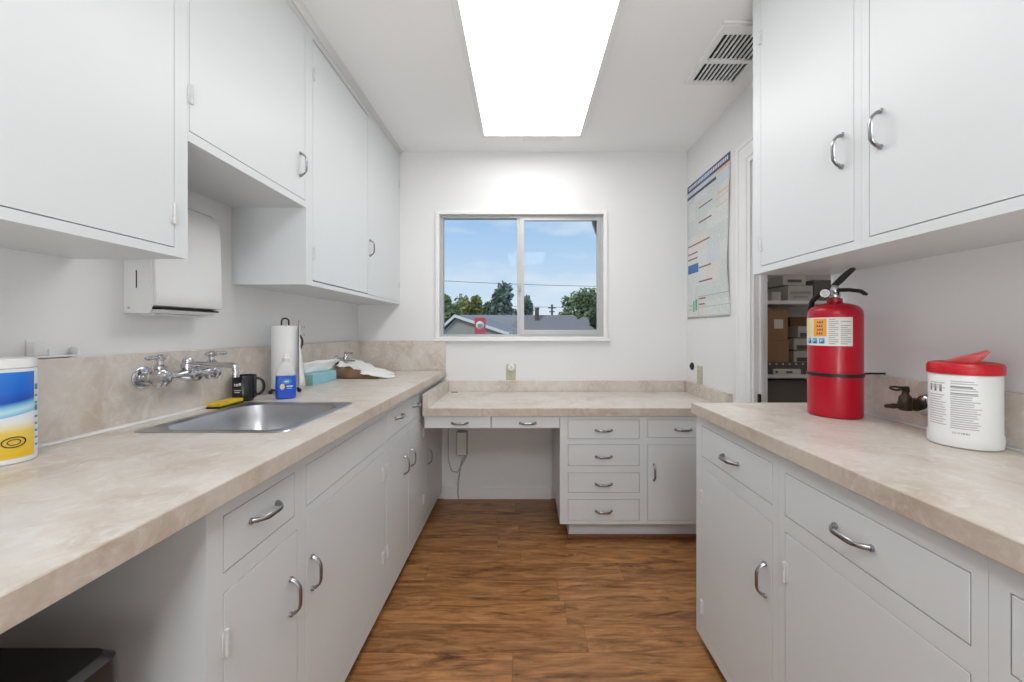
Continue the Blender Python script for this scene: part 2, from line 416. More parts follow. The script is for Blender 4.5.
    def xf(s, m4):
        bmesh.ops.transform(s.bm, matrix=m4, verts=s.bm.verts); return s

def rrect(cx, cy, hx, hy, rad, z, n=6):
    pts = []
    for (sx, sy, a0) in ((1, 1, 0), (-1, 1, 90), (-1, -1, 180), (1, -1, 270)):
        for i in range(n + 1):
            a = R(a0 + 90 * i / n)
            pts.append(Vector((cx + sx * (hx - rad) + rad * math.cos(a), cy + sy * (hy - rad) + rad * math.sin(a), z)))
    return pts

def wloc(o):
    p = Vector((0, 0, 0))
    while o is not None: p += Vector(o.location); o = o.parent
    return p
def obj(name, mb, m, parent=None, smooth=False, loc=None, normals=True):
    """mesh given in world coordinates -> one object; loc moves the origin of a top-level mesh to its base"""
    bm = mb.bm
    if normals: bmesh.ops.recalc_face_normals(bm, faces=bm.faces)
    org = wloc(parent) if parent else (Vector(loc) if loc else Vector((0, 0, 0)))
    for v in bm.verts: v.co -= org
    me = bpy.data.meshes.new(name); bm.to_mesh(me); bm.free()
    for mm in (m if isinstance(m, (list, tuple)) else [m]): me.materials.append(mm)
    if smooth:
        for p in me.polygons: p.use_smooth = True
        try: me.set_sharp_from_angle(angle=R(38))
        except Exception: pass
    o = bpy.data.objects.new(name, me); C.objects.link(o)
    if parent: o.parent = parent
    elif loc: o.location = loc
    return o
def thing(name, label, cat, loc, group=None):
    o = bpy.data.objects.new(name, None); o.empty_display_size = 0.1; C.objects.link(o); o.location = loc
    return tag(o, label, cat, group)
def tag(o, label, cat, group=None, kind=None):
    o['label'] = label; o['category'] = cat
    if group: o['group'] = group
    if kind: o['kind'] = kind
    return o
def struct(name, mb, m, parent=None, smooth=False):
    o = obj(name, mb, m, parent, smooth)
    if parent is None: o['kind'] = 'structure'
    return o
def text_mesh(name, body, size, m, parent, matrix, depth=0.0004, align='CENTER'):
    cu = bpy.data.curves.new(name, 'FONT'); cu.body = body; cu.size = size; cu.extrude = depth
    cu.align_x = align; cu.align_y = 'CENTER'
    t = bpy.data.objects.new(name, cu); C.objects.link(t)
    bpy.context.view_layer.update()
    dg = bpy.context.evaluated_depsgraph_get()
    me = bpy.data.meshes.new_from_object(t.evaluated_get(dg))
    bpy.data.objects.remove(t); bpy.data.curves.remove(cu)
    me.transform(Matrix.Translation(-wloc(parent)) @ matrix)
    me.materials.clear(); me.materials.append(m)
    o = bpy.data.objects.new(name, me); C.objects.link(o); o.parent = parent
    return o

# ------------------------------------------------------------------ room numbers
XL, XR, YB, YN, ZC = -1.162, 1.155, 2.76, -2.5, 2.44
CT = 0.905            # counter height
DT = 0.755            # desk height

# ------------------------------------------------------------------ setting
struct('floor', MB().box(XL - .1, 3.2, YN - .1, YB + .1, -0.06, 0.0), M['floor'])
struct('ceiling', MB().box(XL - .1, 3.2, YN - .1, YB + .6, ZC, ZC + .08), M['ceiling'])
struct('wall_left', MB().box(XL - .1, XL, YN - .1, YB + .1, 0, ZC), M['wall'])
struct('wall_near', MB().box(XL - .1, XR + .1, YN - .1, YN, 0, ZC), M['wall'])
# back wall with the window hole
WX0, WX1, WZ0, WZ1 = -.600, .578, 1.128, 2.012
struct('wall_back', MB().box(XL, WX0, YB, YB + .1, 0, ZC).box(WX1, 3.2, YB, YB + .1, 0, ZC)
       .box(WX0, WX1, YB, YB + .1, 0, WZ0).box(WX0, WX1, YB, YB + .1, WZ1, ZC), M['wall'])
# right wall with the doorway
DY0, DY1, DZ, WT = 1.47, 1.975, 2.035, 0.058
struct('wall_right', MB().box(XR, XR + WT, YN, DY0, 0, ZC).box(XR, XR + WT, DY1, YB, 0, ZC)
       .box(XR, XR + WT, DY0, DY1, DZ, ZC), M['wall'])
struct('wall_storage', MB().box(3.1, 3.2, .5, YB, 0, ZC).box(XR + WT, 3.1, .4, .5, 0, ZC), M['wall'])
# door casing
dc = MB(); prof_c = [(.002, .0005), (.002, .010), (.028, .011), (.030, .016), (.092, .017), (.095, .022), (.112, .022), (.113, .0005)]
dc.loops([[Vector((XR - o, DY1 + w, 0)) for w, o in prof_c], [Vector((XR - o, DY1 + w, DZ + w)) for w, o in prof_c], [Vector((XR - o, DY0, DZ + w)) for w, o in prof_c]])
for f in dc.bm.faces: f.smooth = False
struct('trim_1', dc, M['trim'])
jb = MB().box(XR, XR + WT + .012, DY1 - .012, DY1 - .0005, 0, DZ - .001, .001).box(XR, XR + WT, DY0 + .0005, DY1, DZ - .013, DZ - .0005, .001)
jb.box(XR + .030, XR + .045, DY1 - .022, DY1 - .012, 0, DZ - .013)
jamb = struct('door_1', jb, M['trim'])
obj('strike_plate', MB().box(XR + .018, XR + .032, DY1 - .0235, DY1 - .012, .795, .865, .002).box(XR + .020, XR + .028, DY1 - .026, DY1 - .022, .82, .845), M['bronze'], jamb)
# baseboard behind the desk and little cove above the wall cabinets
struct('baseboard_back', MB().box(-.555, .20, YB - .014, YB - .0005, 0, .085, .003), M['trim'])
cv = MB()
cv.loops([[(-.866 + a, y, ZC - b_) for a, b_ in ((0, .026), (.004, .025), (.007, .018), (.013, .009), (.020, .004), (.022, 0), (0, 0))] for y in (-.2, YB - .001)])
struct('trim_2', cv, M['trim'])

# window
win = MB(); fo = .014
win.ring('xz', WX0 - .014, WX1 + .014, WZ0 - .001, WZ1 + .014, .026, .026, .013, .026, YB - fo, YB + .1)
w1 = struct('window_1', win, M['trim'])
obj('window_sill', MB().box(WX0 - .028, WX1 + .028, YB - .030, YB + .02, WZ0 - .020, WZ0 - .002, .004), M['trim'], w1)
fr = MB(); yA, yB_ = YB + .022, YB + .062
fx0, fx1, fz0, fz1 = WX0 + .012, WX1 - .012, WZ0 + .012, WZ1 - .012
fr.ring('xz', fx0, fx1, fz0, fz1, .022, .022, .016, .020, yA, yB_)
obj('outer_frame', fr, M['alu'], w1)
# left fixed light meets at xm; right sliding sash
xm = -.020
obj('meeting_stile', MB().box(xm - .022, xm + .004, yA + .002, yB_ - .004, fz0 + .012, fz1 - .018, .002), M['alu'], w1)
sl = MB(); a0, a1, b0, b1 = xm - .002, fx1 - .020, fz0 + .014, fz1 - .018
sl.ring('xz', a0, a1, b0, b1, .030, .022, .034, .020, yA - .008, yA + .014)
sash = obj('sliding_sash', sl, M['alu'], w1)
obj('latch', MB().box(xm - .014, xm + .006, yA - .020, yA - .006, 1.46, 1.51, .003), M['greypl'], sash)
obj('window_pane', MB().box(fx0 + .012, xm - .01, yA + .022, yA + .026, fz0 + .01, fz1 - .012), M['glass'], w1)
obj('window_pane', MB().box(a0 + .015, a1 - .012, yA + .002, yA + .006, b0 + .02, b1 - .012), M['glass'], w1)

# ------------------------------------------------------------------ cabinets
class Face:
    """run direction a, outward offset o, height z -> world"""
    def __init__(s, side, plane): s.side = side; s.plane = plane
    def p(s, a, o, z):
        if s.side == 'L': return Vector((s.plane + o, a, z))
        if s.side == 'R': return Vector((s.plane - o, a, z))
        return Vector((a, s.plane - o, z))
    def box(s, mb, a0, a1, o0, o1, z0, z1, bev=0.0):
        p, q = s.p(a0, o0, z0), s.p(a1, o1, z1)
        mb.box(p.x, q.x, p.y, q.y, p.z, q.z, bev)

def pull_mb(F, a, z, vertical, size=.086):
    h = size / 2; pts = []; rs = []
    n = 18
    for i in range(n + 1):
        t = -1 + 2 * i / n
        o = 0.003 + .023 * (1 - abs(t) ** 4.5)
        s_ = t * h
        pts.append(F.p(a, o, z + s_) if vertical else F.p(a + s_, o, z))
        k = abs(t)
        wdt = .0060 if k < .6 else (.0052 if k < .85 else .0058)
        rs.append((wdt, .0034 if k < .8 else .0042))
    wd = (F.p(1, 0, 0) - F.p(0, 0, 0)) if vertical else Vector((0, 0, 1))
    mb = MB(); mb.tube(pts, rs, n=12, flatdir=wd)
    for sgn in (-1, 1):
        c0 = F.p(a, .0008, z + sgn * h) if vertical else F.p(a + sgn * h, .0008, z)
        c1 = F.p(a, .006, z + sgn * h) if vertical else F.p(a + sgn * h, .006, z)
        mb.tube([c0, c1], [.0068, .0060], n=12)
    return mb

def hinge_mb(F, a, z, hh=.025):
    mb = MB()
    mb.tube([F.p(a, .0045, z - hh), F.p(a, .0045, z + hh)], .0038, n=8)
    F.box(mb, a - .008, a + .008, -.0005, .0026, z - hh * .92, z + hh * .92, .0006)
    return mb

def cabinet(name, label, F, a0, a1, z0, z1, depth, fronts, toe=0, body_top=None, ff=.020, toe_a=None, group=None, cat='cabinet'):
    """fronts: dicts kind door/drawer/panel with a0,a1,z0,z1, pull=(a,z,vertical) or None, hinge=(a,[z..])"""
    ctr = F.p((a0 + a1) / 2, -depth / 2, z0 if not toe else 0)
    t = thing(name, label, cat, tuple(ctr), group)
    mb = MB()
    F.box(mb, a0, a1, -depth, -ff, z0, body_top if body_top else z1)
    if body_top:
        F.box(mb, a0, a0 + .018, -depth, -ff, body_top, z1); F.box(mb, a1 - .018, a1, -depth, -ff, body_top, z1)
    # face frame = everything on the front that is not an opening
    g = .0020
    ops = [(f['a0'] - g, f['a1'] + g, f['z0'] - g - f.get('gb', 0), f['z1'] + g + f.get('gt', 0)) for f in fronts]
    zs = sorted(set([z0, z1] + [o[2] for o in ops] + [o[3] for o in ops]))
    for zl, zh in zip(zs[:-1], zs[1:]):
        zm = (zl + zh) / 2
        cuts = sorted((o[0], o[1]) for o in ops if o[2] <= zm <= o[3])
        x = a0
        for (c0, c1) in cuts:
            if c0 > x + 1e-5: F.box(mb, x, c0, -ff, 0, zl, zh)
            x = max(x, c1)
        if x < a1 - 1e-5: F.box(mb, x, a1, -ff, 0, zl, zh)
    obj('body', mb, M['cab'], t)
    if toe:
        tm = MB(); ta0, ta1 = toe_a or (a0, a1)
        F.box(tm, ta0, ta1, -depth, -toe, 0, z0 - .0005)
        obj('toe_kick', tm, M['cab'], t)
    for f in fronts:
        fm = MB(); F.box(fm, f['a0'], f['a1'], -ff + .001, f.get('proud', .0006), f['z0'], f['z1'], .0008)
        fo_ = obj({'door': 'door', 'drawer': 'drawer', 'panel': 'false_front'}[f['kind']], fm, M['cab'], t)
        pf = Face(F.side, F.plane + (f.get('proud', .0006) if F.side == 'L' else -f.get('proud', .0006)))
        if f.get('pull'):
            a, z, v = f['pull']; obj('handle', pull_mb(pf, a, z, v), M['pull'], fo_, smooth=True)
        if f.get('hinge'):
            a, zz = f['hinge']
            for z in zz: obj('hinge', hinge_mb(pf, a, z), M['hinge'], fo_, smooth=True)
    return t
def door(a0, a1, z0, z1, pull=None, hinge=None, **k): return dict(kind='door', a0=a0, a1=a1, z0=z0, z1=z1, pull=pull, hinge=hinge, **k)
def drawer(a0, a1, z0, z1, pull=None, **k): return dict(kind='drawer', a0=a0, a1=a1, z0=z0, z1=z1, pull=pull, **k)
def panel(a0, a1, z0, z1): return dict(kind='panel', a0=a0, a1=a1, z0=z0, z1=z1)

FL = Face('L', -.570); FR = Face('R', .660); FD = Face('B', 2.165)
FUL = Face('L', -.866); FUR = Face('R', .860)
CB = .8665   # underside of counters
gB = 'white base cabinets under the beige counters'
gU = 'white wall cabinets'
dl = .570 + XL + .0005; DEPL = -XL - .570 - .001; DEPR = XR - .660 - .001
# left base run
cabinet('base_cabinet', 'white base cabinet beside the open space under the left counter, one drawer and door', FL, .705, 1.005, .06, CB, DEPL, [
    drawer(.747, .976, .720, .826, (.862, .783, False)),
    door(.747, .988, .105, .678, (.958, .530, True), (.749, [.20, .585]))], toe=.05, group=gB)
cabinet('base_cabinet', 'white base cabinet under the steel sink with one wide door and blank panel', FL, 1.0055, 1.617, .06, CB, DEPL, [
    panel(1.031, 1.590, .720, .826),
    door(1.031, 1.590, .105, .685, (1.055, .53, True), (1.588, [.26, .60]))], toe=.05, body_top=.60, group=gB)
cabinet('base_cabinet', 'white two-door two-drawer base cabinet left of the desk front, between sink and desk', FL, 1.6175, 2.262, .06, CB, DEPL, [
    drawer(1.637, 1.925, .722, .834, (1.79, .79, False)), drawer(1.965, 2.140, .722, .834, (2.065, .79, False)),
    door(1.637, 1.930, .105, .690, (1.872, .54, True), (1.639, [.26, .60])),
    door(1.950, 2.235, .105, .690, (1.985, .54, True), (2.233, [.22, .60]))], toe=.05, group=gB)
cabinet('base_cabinet', 'white base cabinet whose single door faces into the desk knee hole', FL, 2.2625, YB - .001, .06, CB, DEPL, [
    door(2.300, 2.690, .105, .690, (2.345, .43, True))], toe=.05, group=gB)
cabinet('base_cabinet', 'unseen base cabinet added under near end of left counter to darken the bin space', FL, -.34, .10, .06, CB, DEPL, [  # added out of view to keep light from reaching the bin space
    drawer(-.31, .07, .720, .826, (-.12, .78, False)), door(-.31, .07, .105, .678, (.03, .54, True), (-.308, [.2, .58]))], toe=.05, group=gB)
# right base run
cabinet('base_cabinet', 'white base cabinet at the far end of the right counter beside the doorway', FR, 1.0125, 1.492, .045, CB, DEPR, [
    drawer(1.039, 1.445, .721, .829, (1.243, .772, False)),
    door(1.039, 1.445, .085, .672, (1.064, .505, True), (1.443, [.165, .57]))], toe=.05, group=gB)
cabinet('base_cabinet', 'white base cabinet in middle of the right counter with wide drawer above door', FR, .556, 1.012, .045, CB, DEPR, [
    drawer(.579, .986, .717, .822, (.783, .770, False)),
    door(.579, .986, .085, .673, (.62, .50, True), (.984, [.20, .575]))], toe=.05, group=gB)
cabinet('base_cabinet', 'white base cabinet cut by the right edge of the photo, nearest under right counter', FR, -.2, .5555, .045, CB, DEPR, [
    drawer(.0, .529, .717, .824, (.27, .78, False)),
    door(.0, .529, .085, .673, (.06, .50, True), (.527, [.20, .61]))], toe=.05, group=gB)
# desk pedestal
cabinet('desk_cabinet', 'white drawer pedestal under right half of the desk, four drawers and a door', FD, .204, 1.150, .114, .7105, .58, [
    drawer(.250, .641, .585, .688, (.445, .632, False)), drawer(.250, .641, .4365, .551, (.445, .487, False)),
    drawer(.250, .641, .290, .396, (.445, .336, False)), drawer(.250, .641, .136, .2487, (.445, .187, False)),
    drawer(.690, 1.08, .592, .688, (.885, .636, False)),
    door(.690, 1.08, .136, .550, (.722, .40, True), (1.078, [.2, .48]))], toe=.075, toe_a=(.262, 1.15), cat='cabinet')
pedestal = [o for o in C.objects if o.name.startswith('desk_cabinet')][0]
obj('toe_trim', MB().box(.250, 1.15, 2.222, 2.2395, 0, .022, .004), M['redwood'], pedestal)
# wall cabinets, left
cabinet('wall_cabinet', 'white wall cabinet cut by the left edge of the photo, above the towel dispenser', FUL, .02, 1.0125, 1.366, ZC - .001, .2955, [
    door(.42, .972, 1.389, 2.385, (.455, 1.62, True), (.970, [1.47, 2.22]))], group=gU)
cabinet('wall_cabinet', 'short high white wall cabinet bridging the gap above the sink', FUL, 1.013, 1.5635, 1.672, ZC - .001, .2955, [
    door(1.018, 1.556, 1.700, 2.385, (1.520, 1.826, True), (1.020, [1.795, 2.22]))], group=gU)
cabinet('wall_cabinet', 'tall white two-door wall cabinet meeting the window wall', FUL, 1.564, YB - .001, 1.366, ZC - .001, .2955, [
    door(1.616, 2.180, 1.390, 2.376, None, (1.618, [1.50, 2.24]), gt=.007, gb=.003),
    door(2.186, 2.735, 1.386, 2.385, (2.212, 1.648, True), (2.733, [1.50, 2.2]))], group=gU)
# wall cabinets, right
cabinet('wall_cabinet', 'white wall cabinet above the red fire extinguisher, narrower door hinged at the doorway end', FUR, .9965, 1.466, 1.390, ZC - .001, .2945, [
    door(1.020, 1.4165, 1.415, 2.37, (1.055, 1.665, True), (1.415, [1.495, 2.24]))], group=gU)
cabinet('wall_cabinet', 'white wall cabinet cut by the right edge of the photo, above the tub of wipes', FUR, .30, .996, 1.390, ZC - .001, .2945, [
    door(.46, .972, 1.415, 2.37, (.941, 1.665, True), (.462, [1.5, 2.2]))], group=gU)

# ------------------------------------------------------------------ counters
SX0, SX1, SY0, SY1 = -1.040, -.668, 1.080, 1.480     # sink hole
Y0L = -.35
lc = thing('countertop', 'beige marbled laminate counter along left wall with the sink cut in', 'countertop', (-.85, 1.2, .867))
cm = MB()
def slab(mb, x0, x1, y0, y1): mb.box(x0, x1, y0, y1, .867, CT)
slab(cm, XL + .0005, -.545, Y0L, SY0); slab(cm, XL + .0005, -.545, SY1, YB - .0005)
slab(cm, XL + .0005, SX0, SY0, SY1); slab(cm, SX1, -.545, SY0, SY1)
obj('worktop', cm, M['lam'], lc)
obj('front_edge', MB().box(-.545, -.540, Y0L, YB - .0005, .866, CT + .0003, .0012), M['edge'], lc)
obj('backsplash', MB().box(XL + .0005, XL + .020, Y0L, YB - .0005, CT, 1.113, .002).box(XL + .020, -.5405, YB - .019, YB - .0005, CT, 1.113, .002), M['lam'], lc)
obj('caulk_line', MB().loops([[(XL + .020, y, CT + .008), (XL + .023, y, CT + .003), (XL + .028, y, CT + .0003), (XL + .020, y, CT + .0003)] for y in (Y0L, YB - .02)]), M['white'], lc)
rc = thing('countertop', 'beige marbled laminate counter on the right holding extinguisher and wipes tub', 'countertop', (.9, .8, .867))
obj('worktop', MB().box(.650, XR - .0005, -.3, 1.500, .867, CT), M['lam'], rc)
obj('front_edge', MB().box(.645, .650, -.3, 1.505, .866, CT + .0003, .0012).box(.650, XR - .0005, 1.500, 1.505, .866, CT + .0003, .0012), M['edge'], rc)
obj('backsplash', MB().box(XR - .018, XR - .0005, -.3, 1.468, CT, 1.037, .002), M['lam'], rc)
obj('caulk_line', MB().loops([[(XR - .018, y, CT + .007), (XR - .021, y, CT + .003), (XR - .026, y, CT + .0003), (XR - .018, y, CT + .0003)] for y in (-.3, 1.468)]), M['white'], rc)
dk = thing('desktop', 'lower beige laminate desk top below the window with raised splash edges', 'desk', (.3, 2.45, .711))
obj('worktop', MB().box(-.552, XR - .0005, 2.158, YB - .0005, .712, DT), M['lam'], dk)
obj('front_edge', MB().box(-.552, XR - .0005, 2.153, 2.158, .711, DT + .0003, .0012), M['edge'], dk)
obj('backsplash', MB().box(-.5195, XR - .0205, YB - .019, YB - .0005, DT, .834, .002).box(-.552, -.520, 2.153, YB - .0005, DT, .834, .002)
    .box(XR - .020, XR - .0005, 2.16, YB - .0005, DT, .834, .002), M['lam'], dk)
obj('cable_slot', MB().loops([rrect(-.475, 2.715, .022, .007, .006, z) for z in (DT + .0002, DT + .0035)]), M['black'], dk)
for (x0, x1, w_) in ((-.545, -.178, 'left'), (-.174, .202, 'right')):
    d = thing('pencil_drawer', 'shallow white pencil drawer under the desk top, %s' % ('beside the left base cabinets' if w_ == 'left' else 'next to the drawer pedestal'), 'drawer', ((x0 + x1) / 2, 2.3, .645), 'pencil drawers under the desk')
    obj('drawer_front', MB().box(x0, x1, 2.165, 2.183, .643, .7105, .002), M['cab'], d)
    obj('tray', MB().box(x0 + .012, x1 - .012, 2.184, 2.55, .652, .700), M['cab'], d)
    obj('handle', pull_mb(FD, (x0 + x1) / 2 + .012, .672, False), M['pull'], d, smooth=True)

# ------------------------------------------------------------------ sink and faucet
sk = thing('sink', 'stainless steel drop-in sink in the left counter', 'sink', (-.853, 1.2775, CT))
sm = MB(); cx, cy = -.853, 1.2785; zt = CT + .003
sm.loops([rrect(cx, cy, .211, .223, .030, CT + .0005), rrect(cx, cy, .209, .221, .030, zt), rrect(cx, cy, .190, .202, .050, zt + .0005),
          rrect(cx, cy, .180, .194, .075, zt - .005), rrect(cx, cy, .174, .188, .080, CT - .04), rrect(cx, cy, .166, .180, .085, CT - .125),
          rrect(cx, cy, .150, .165, .085, CT - .148), rrect(cx, cy, .10, .11, .08, CT - .153), rrect(cx, cy, .036, .036, .035, CT - .156)], cap0=False, cap1=True)
obj('basin', sm, M['steel'], sk, smooth=True)
obj('drain', MB().lathe((cx, cy, CT - .157), [(.0, .004), (.020, .003), (.030, .004), (.036, .0035), (.040, .0015)], n=24, cap0=False, cap1=False), M['chrome'], sk, smooth=True)

fa = thing('faucet', 'chrome wall-mounted bridge faucet with two lever handles above the sink', 'faucet', (XL + .02, 1.258, 1.035))
fxw = XL + .0201; fz = 1.040; fy1, fy2 = 1.176, 1.370; fxb = -1.088
for y in (fy1, fy2):
    obj('escutcheon', MB().lathe((fxw, y, fz), [(.034, 0), (.034, .003), (.031, .006), (.022, .008), (.016, .009)], n=28, axis='x'), M['chrome'], fa, smooth=True)
    obj('shank', MB().lathe((fxw, y, fz), [(.015, .008), (.017, .012), (.017, .024), (.020, .026), (.020, .034), (.017, .036), (.017, .042), (.021, .044), (.023, .056), (.020, .074), (.010, .080)], n=20, axis='x'), M['chrome'], fa, smooth=True)
    v = obj('valve_bonnet', MB().lathe((fxb, y, fz), [(.016, -.026), (.020, -.018), (.021, .0), (.019, .016), (.014, .024), (.017, .027), (.017, .034), (.009, .040), (.007, .055)], n=20), M['chrome'], fa, smooth=True)
    sgn = -1 if y == fy1 else 1
    lv = MB()
    lv.lathe((fxb, y, fz), [(.009, .050), (.011, .054), (.011, .064), (.006, .070), (.0, .071)], n=16, cap1=False)
    lv.tube([(fxb, y - .030 * sgn * -1 * 0 + 0, fz + .060), (fxb + .004, y + sgn * .022, fz + .061), (fxb + .008, y + sgn * .045, fz + .061), (fxb + .010, y + sgn * .056, fz + .061)], [.006, .0045, .0065, .004], n=10)
    lv.tube([(fxb, y, fz + .060), (fxb - .002, y - sgn * .022, fz + .060)], [.006, .0055], n=10)
    lv.tube([(fxb - .020, y, fz + .060), (fxb + .022, y, fz + .060)], .005, n=10)
    obj('lever_handle', lv, M['chrome'], fa, smooth=True)
n = 22; pts = []; rs = []
for i in range(n + 1):
    t = i / n; pts.append((fxb, fy1 + (fy2 - fy1) * t, fz))
    rs.append(.010 + .011 * math.exp(-((t - .5) / .14) ** 2) + .007 * math.exp(-(t / .12) ** 2) + .007 * math.exp(-((1 - t) / .12) ** 2))
obj('bridge', MB().tube(pts, rs, n=18), M['chrome'], fa, smooth=True)
ym = (fy1 + fy2) / 2
obj('spout_hub', MB().lathe((fxb, ym, fz), [(.016, .010), (.016, .018), (.019, .020), (.019, .034), (.015, .037), (.015, .046), (.011, .052), (.0, .055)], n=18, cap1=False), M['chrome'], fa, smooth=True)
zs_ = fz + .031
obj('spout', MB().tube([(fxb, ym, zs_), (fxb + .03, ym + .002, zs_ + .001), (fxb + .09, ym + .006, zs_ - .002), (fxb + .134, ym + .010, zs_ - .002), (fxb + .144, ym + .011, zs_ - .006), (fxb + .147, ym + .011, zs_ - .016), (fxb + .147, ym + .011, zs_ - .026)],
                       [.0105, .0105, .0095, .0095, .0095, .009, .009], n=14), M['chrome'], fa, smooth=True)
obj('aerator', MB().lathe((fxb + .147, ym + .011, zs_), [(.0105, -.022), (.0115, -.024), (.0115, -.034), (.010, -.035), (.010, -.042), (.008, -.043)], n=16), M['chrome'], fa, smooth=True)

# sponge
sp_ = thing('sponge', 'yellow sponge with dark scouring side on the rim behind the sink', 'sponge', (-1.100, 1.425, CT + .0065))
ms = Matrix.Translation((-1.100, 1.425, CT)) @ Matrix.Rotation(R(3), 4, 'Z') @ Matrix.Translation((1.100, -1.425, -CT))
obj('foam', MB().box(-1.119, -1.066, 1.378, 1.502, CT + .007, CT + .020, .005, mat4=None).xf(ms), M['yellow'], sp_)
obj('scouring_pad', MB().box(-1.118, -1.067, 1.379, 1.501, CT + .0004, CT + .007, .002).xf(ms), M['green'], sp_)

# mug
def dirs(x, y):
    d = Vector((x, y, 0)).normalized(); return d, Vector((d.y, -d.x, 0))   # away, right
mx_, my_ = -1.097, 1.545
mg = thing('mug', 'black coffee mug with white lettering behind the sink corner', 'mug', (mx_, my_, CT))
d_, rt = dirs(mx_, my_)
obj('cup', MB().lathe((mx_, my_, CT), [(.026, .0005), (.029, .002), (.033, .010), (.0400, .014), (.0400, .100), (.0390, .102), (.0375, .101), (.0370, .02), (.0, .015)], n=36, cap1=False), M['blackgloss'], mg, smooth=True)
hp = []
hd = (rt * .95 - d_ * .1).normalized()
for i in range(13):
    a = -PI / 2 + PI * i / 12
    hp.append(Vector((mx_, my_, CT + .055)) + hd * (.036 + .028 * math.cos(a) ** .8 if abs(math.cos(a)) > 1e-6 else .036) + Vector((0, 0, .033 * math.sin(a))))
obj('handle', MB().tube(hp, .0052, n=10), M['blackgloss'], mg, smooth=True)
def shell_patch(c, r, a0, a1, z0, z1, mb=None, n=14, th=.0004):
    mb = mb or MB(); lps = []
    for (rr, z) in ((r, z0), (r + th, z0), (r + th, z1), (r, z1)):
        lps.append([Vector((c[0] + rr * math.cos(a0 + (a1 - a0) * i / n), c[1] + rr * math.sin(a0 + (a1 - a0) * i / n), z)) for i in range(n + 1)])
    lps.append(lps[0]); mb.loops(lps, False, False, False); return mb
amug = math.atan2(-my_, -mx_)  # toward the camera
ml = MB()
for (q0, q1, zz) in ((-.95, -.80, .062), (-.74, -.55, .062), (-.50, -.30, .064), (-.98, -.32, .045), (-.95, -.4, .037)):
    shell_patch((mx_, my_), .0402, amug + q0, amug + q1, CT + zz, CT + zz + (.010 if zz > .05 else .003), ml, 6)
obj('lettering', ml, M['inkwhite'], mg)

# paper towels on wire stand
px_, py_ = -1.066, 1.757
pt = thing('paper_towel_holder', 'black wire stand with ball feet and loop handle under the white towel roll', 'paper towel holder', (px_, py_, CT))
d_, rt = dirs(px_, py_)
P0 = Vector((px_, py_, CT)); up = Vector((0, 0, 1))
st = MB()
st.tube([P0 + up * .016 + (rt * math.cos(a) + d_ * math.sin(a)) * .052 for a in [2 * PI * i / 28 for i in range(29)]], .003, n=8)
for a in (-2.6, -.55, 1.57):
    st.tube([P0 + up * .016, P0 + up * .016 + (rt * math.cos(a) + d_ * math.sin(a)) * .062], .003, n=8)
obj('base', st, M['black'], pt, smooth=True)
for a in (-2.6, -.55, 1.57):
    obj('ball_foot', MB().ball(P0 + up * .0095 + (rt * math.cos(a) + d_ * math.sin(a)) * .064, .009), M['black'], pt)
obj('rod', MB().tube([P0 + up * .016, P0 + up * .30], .004, n=10), M['black'], pt, smooth=True)
lp = [P0 + up * (.300 + .018 + .016 * math.sin(a)) + rt * (.014 * math.cos(a)) for a in [R(-75 + 330 * i / 20 - 15) for i in range(21)]]
lp = [P0 + up * .300 - rt * .014, P0 + up * .318 - rt * .014] + [P0 + up * (.318 + .014 * math.sin(a)) + rt * (-.014 * math.cos(a)) for a in [PI * i / 10 for i in range(1, 10)]] + [P0 + up * .318 + rt * .014, P0 + up * .300 + rt * .014]
obj('loop_handle', MB().tube(lp, .0035, n=8), M['black'], pt, smooth=True)
arm = [P0 + rt * .060 + up * .016, P0 + rt * .062 + up * .10, P0 + rt * .062 + up * .20]
tip = [P0 + rt * .062 + up * .195, P0 + rt * .067 + up * .215, P0 + rt * .067 + up * .235, P0 + rt * .060 + up * .252, P0 + rt * .056 + up * .258]
obj('tension_arm', MB().tube(arm, .003, n=8), M['chrome'], pt, smooth=True)
obj('arm_tip', MB().tube(tip, [.003, .0045, .0045, .004, .003], n=8), M['black'], pt, smooth=True)
rl = thing('paper_towel_roll', 'white paper towel roll standing on black wire holder', 'paper towel roll', (px_, py_, CT + .02))
obj('roll', MB().lathe((px_, py_, CT), [(.018, .022), (.0535, .022), (.054, .024), (.054, .296), (.0535, .298), (.018, .298)], n=48, cap0=False, cap1=False), M['paper'], rl, smooth=True)
obj('core', MB().lathe((px_, py_, CT), [(.0175, .022), (.0175, .298), (.0155, .298), (.0155, .022)], n=24, cap0=False, cap1=False), M['card'], rl, smooth=True)
ls = MB(); lpz = []
for k in range(9):
    z = CT + .022 + .276 * k / 8; f = max(0, 1 - k / 6.5)
    base = P0 + d_ * -.004 + rt * .0545; base.z = z
    lpz.append([base - d_ * .0545, base - d_ * .03 + rt * (.002 + .012 * f), base + rt * (.001 + .026 * f)])
ls.loops(lpz, False, False, False)
lo = obj('loose_sheet', ls, M['paper'], rl, smooth=True)
so_ = lo.modifiers.new('thick', 'SOLIDIFY'); so_.thickness = .0012

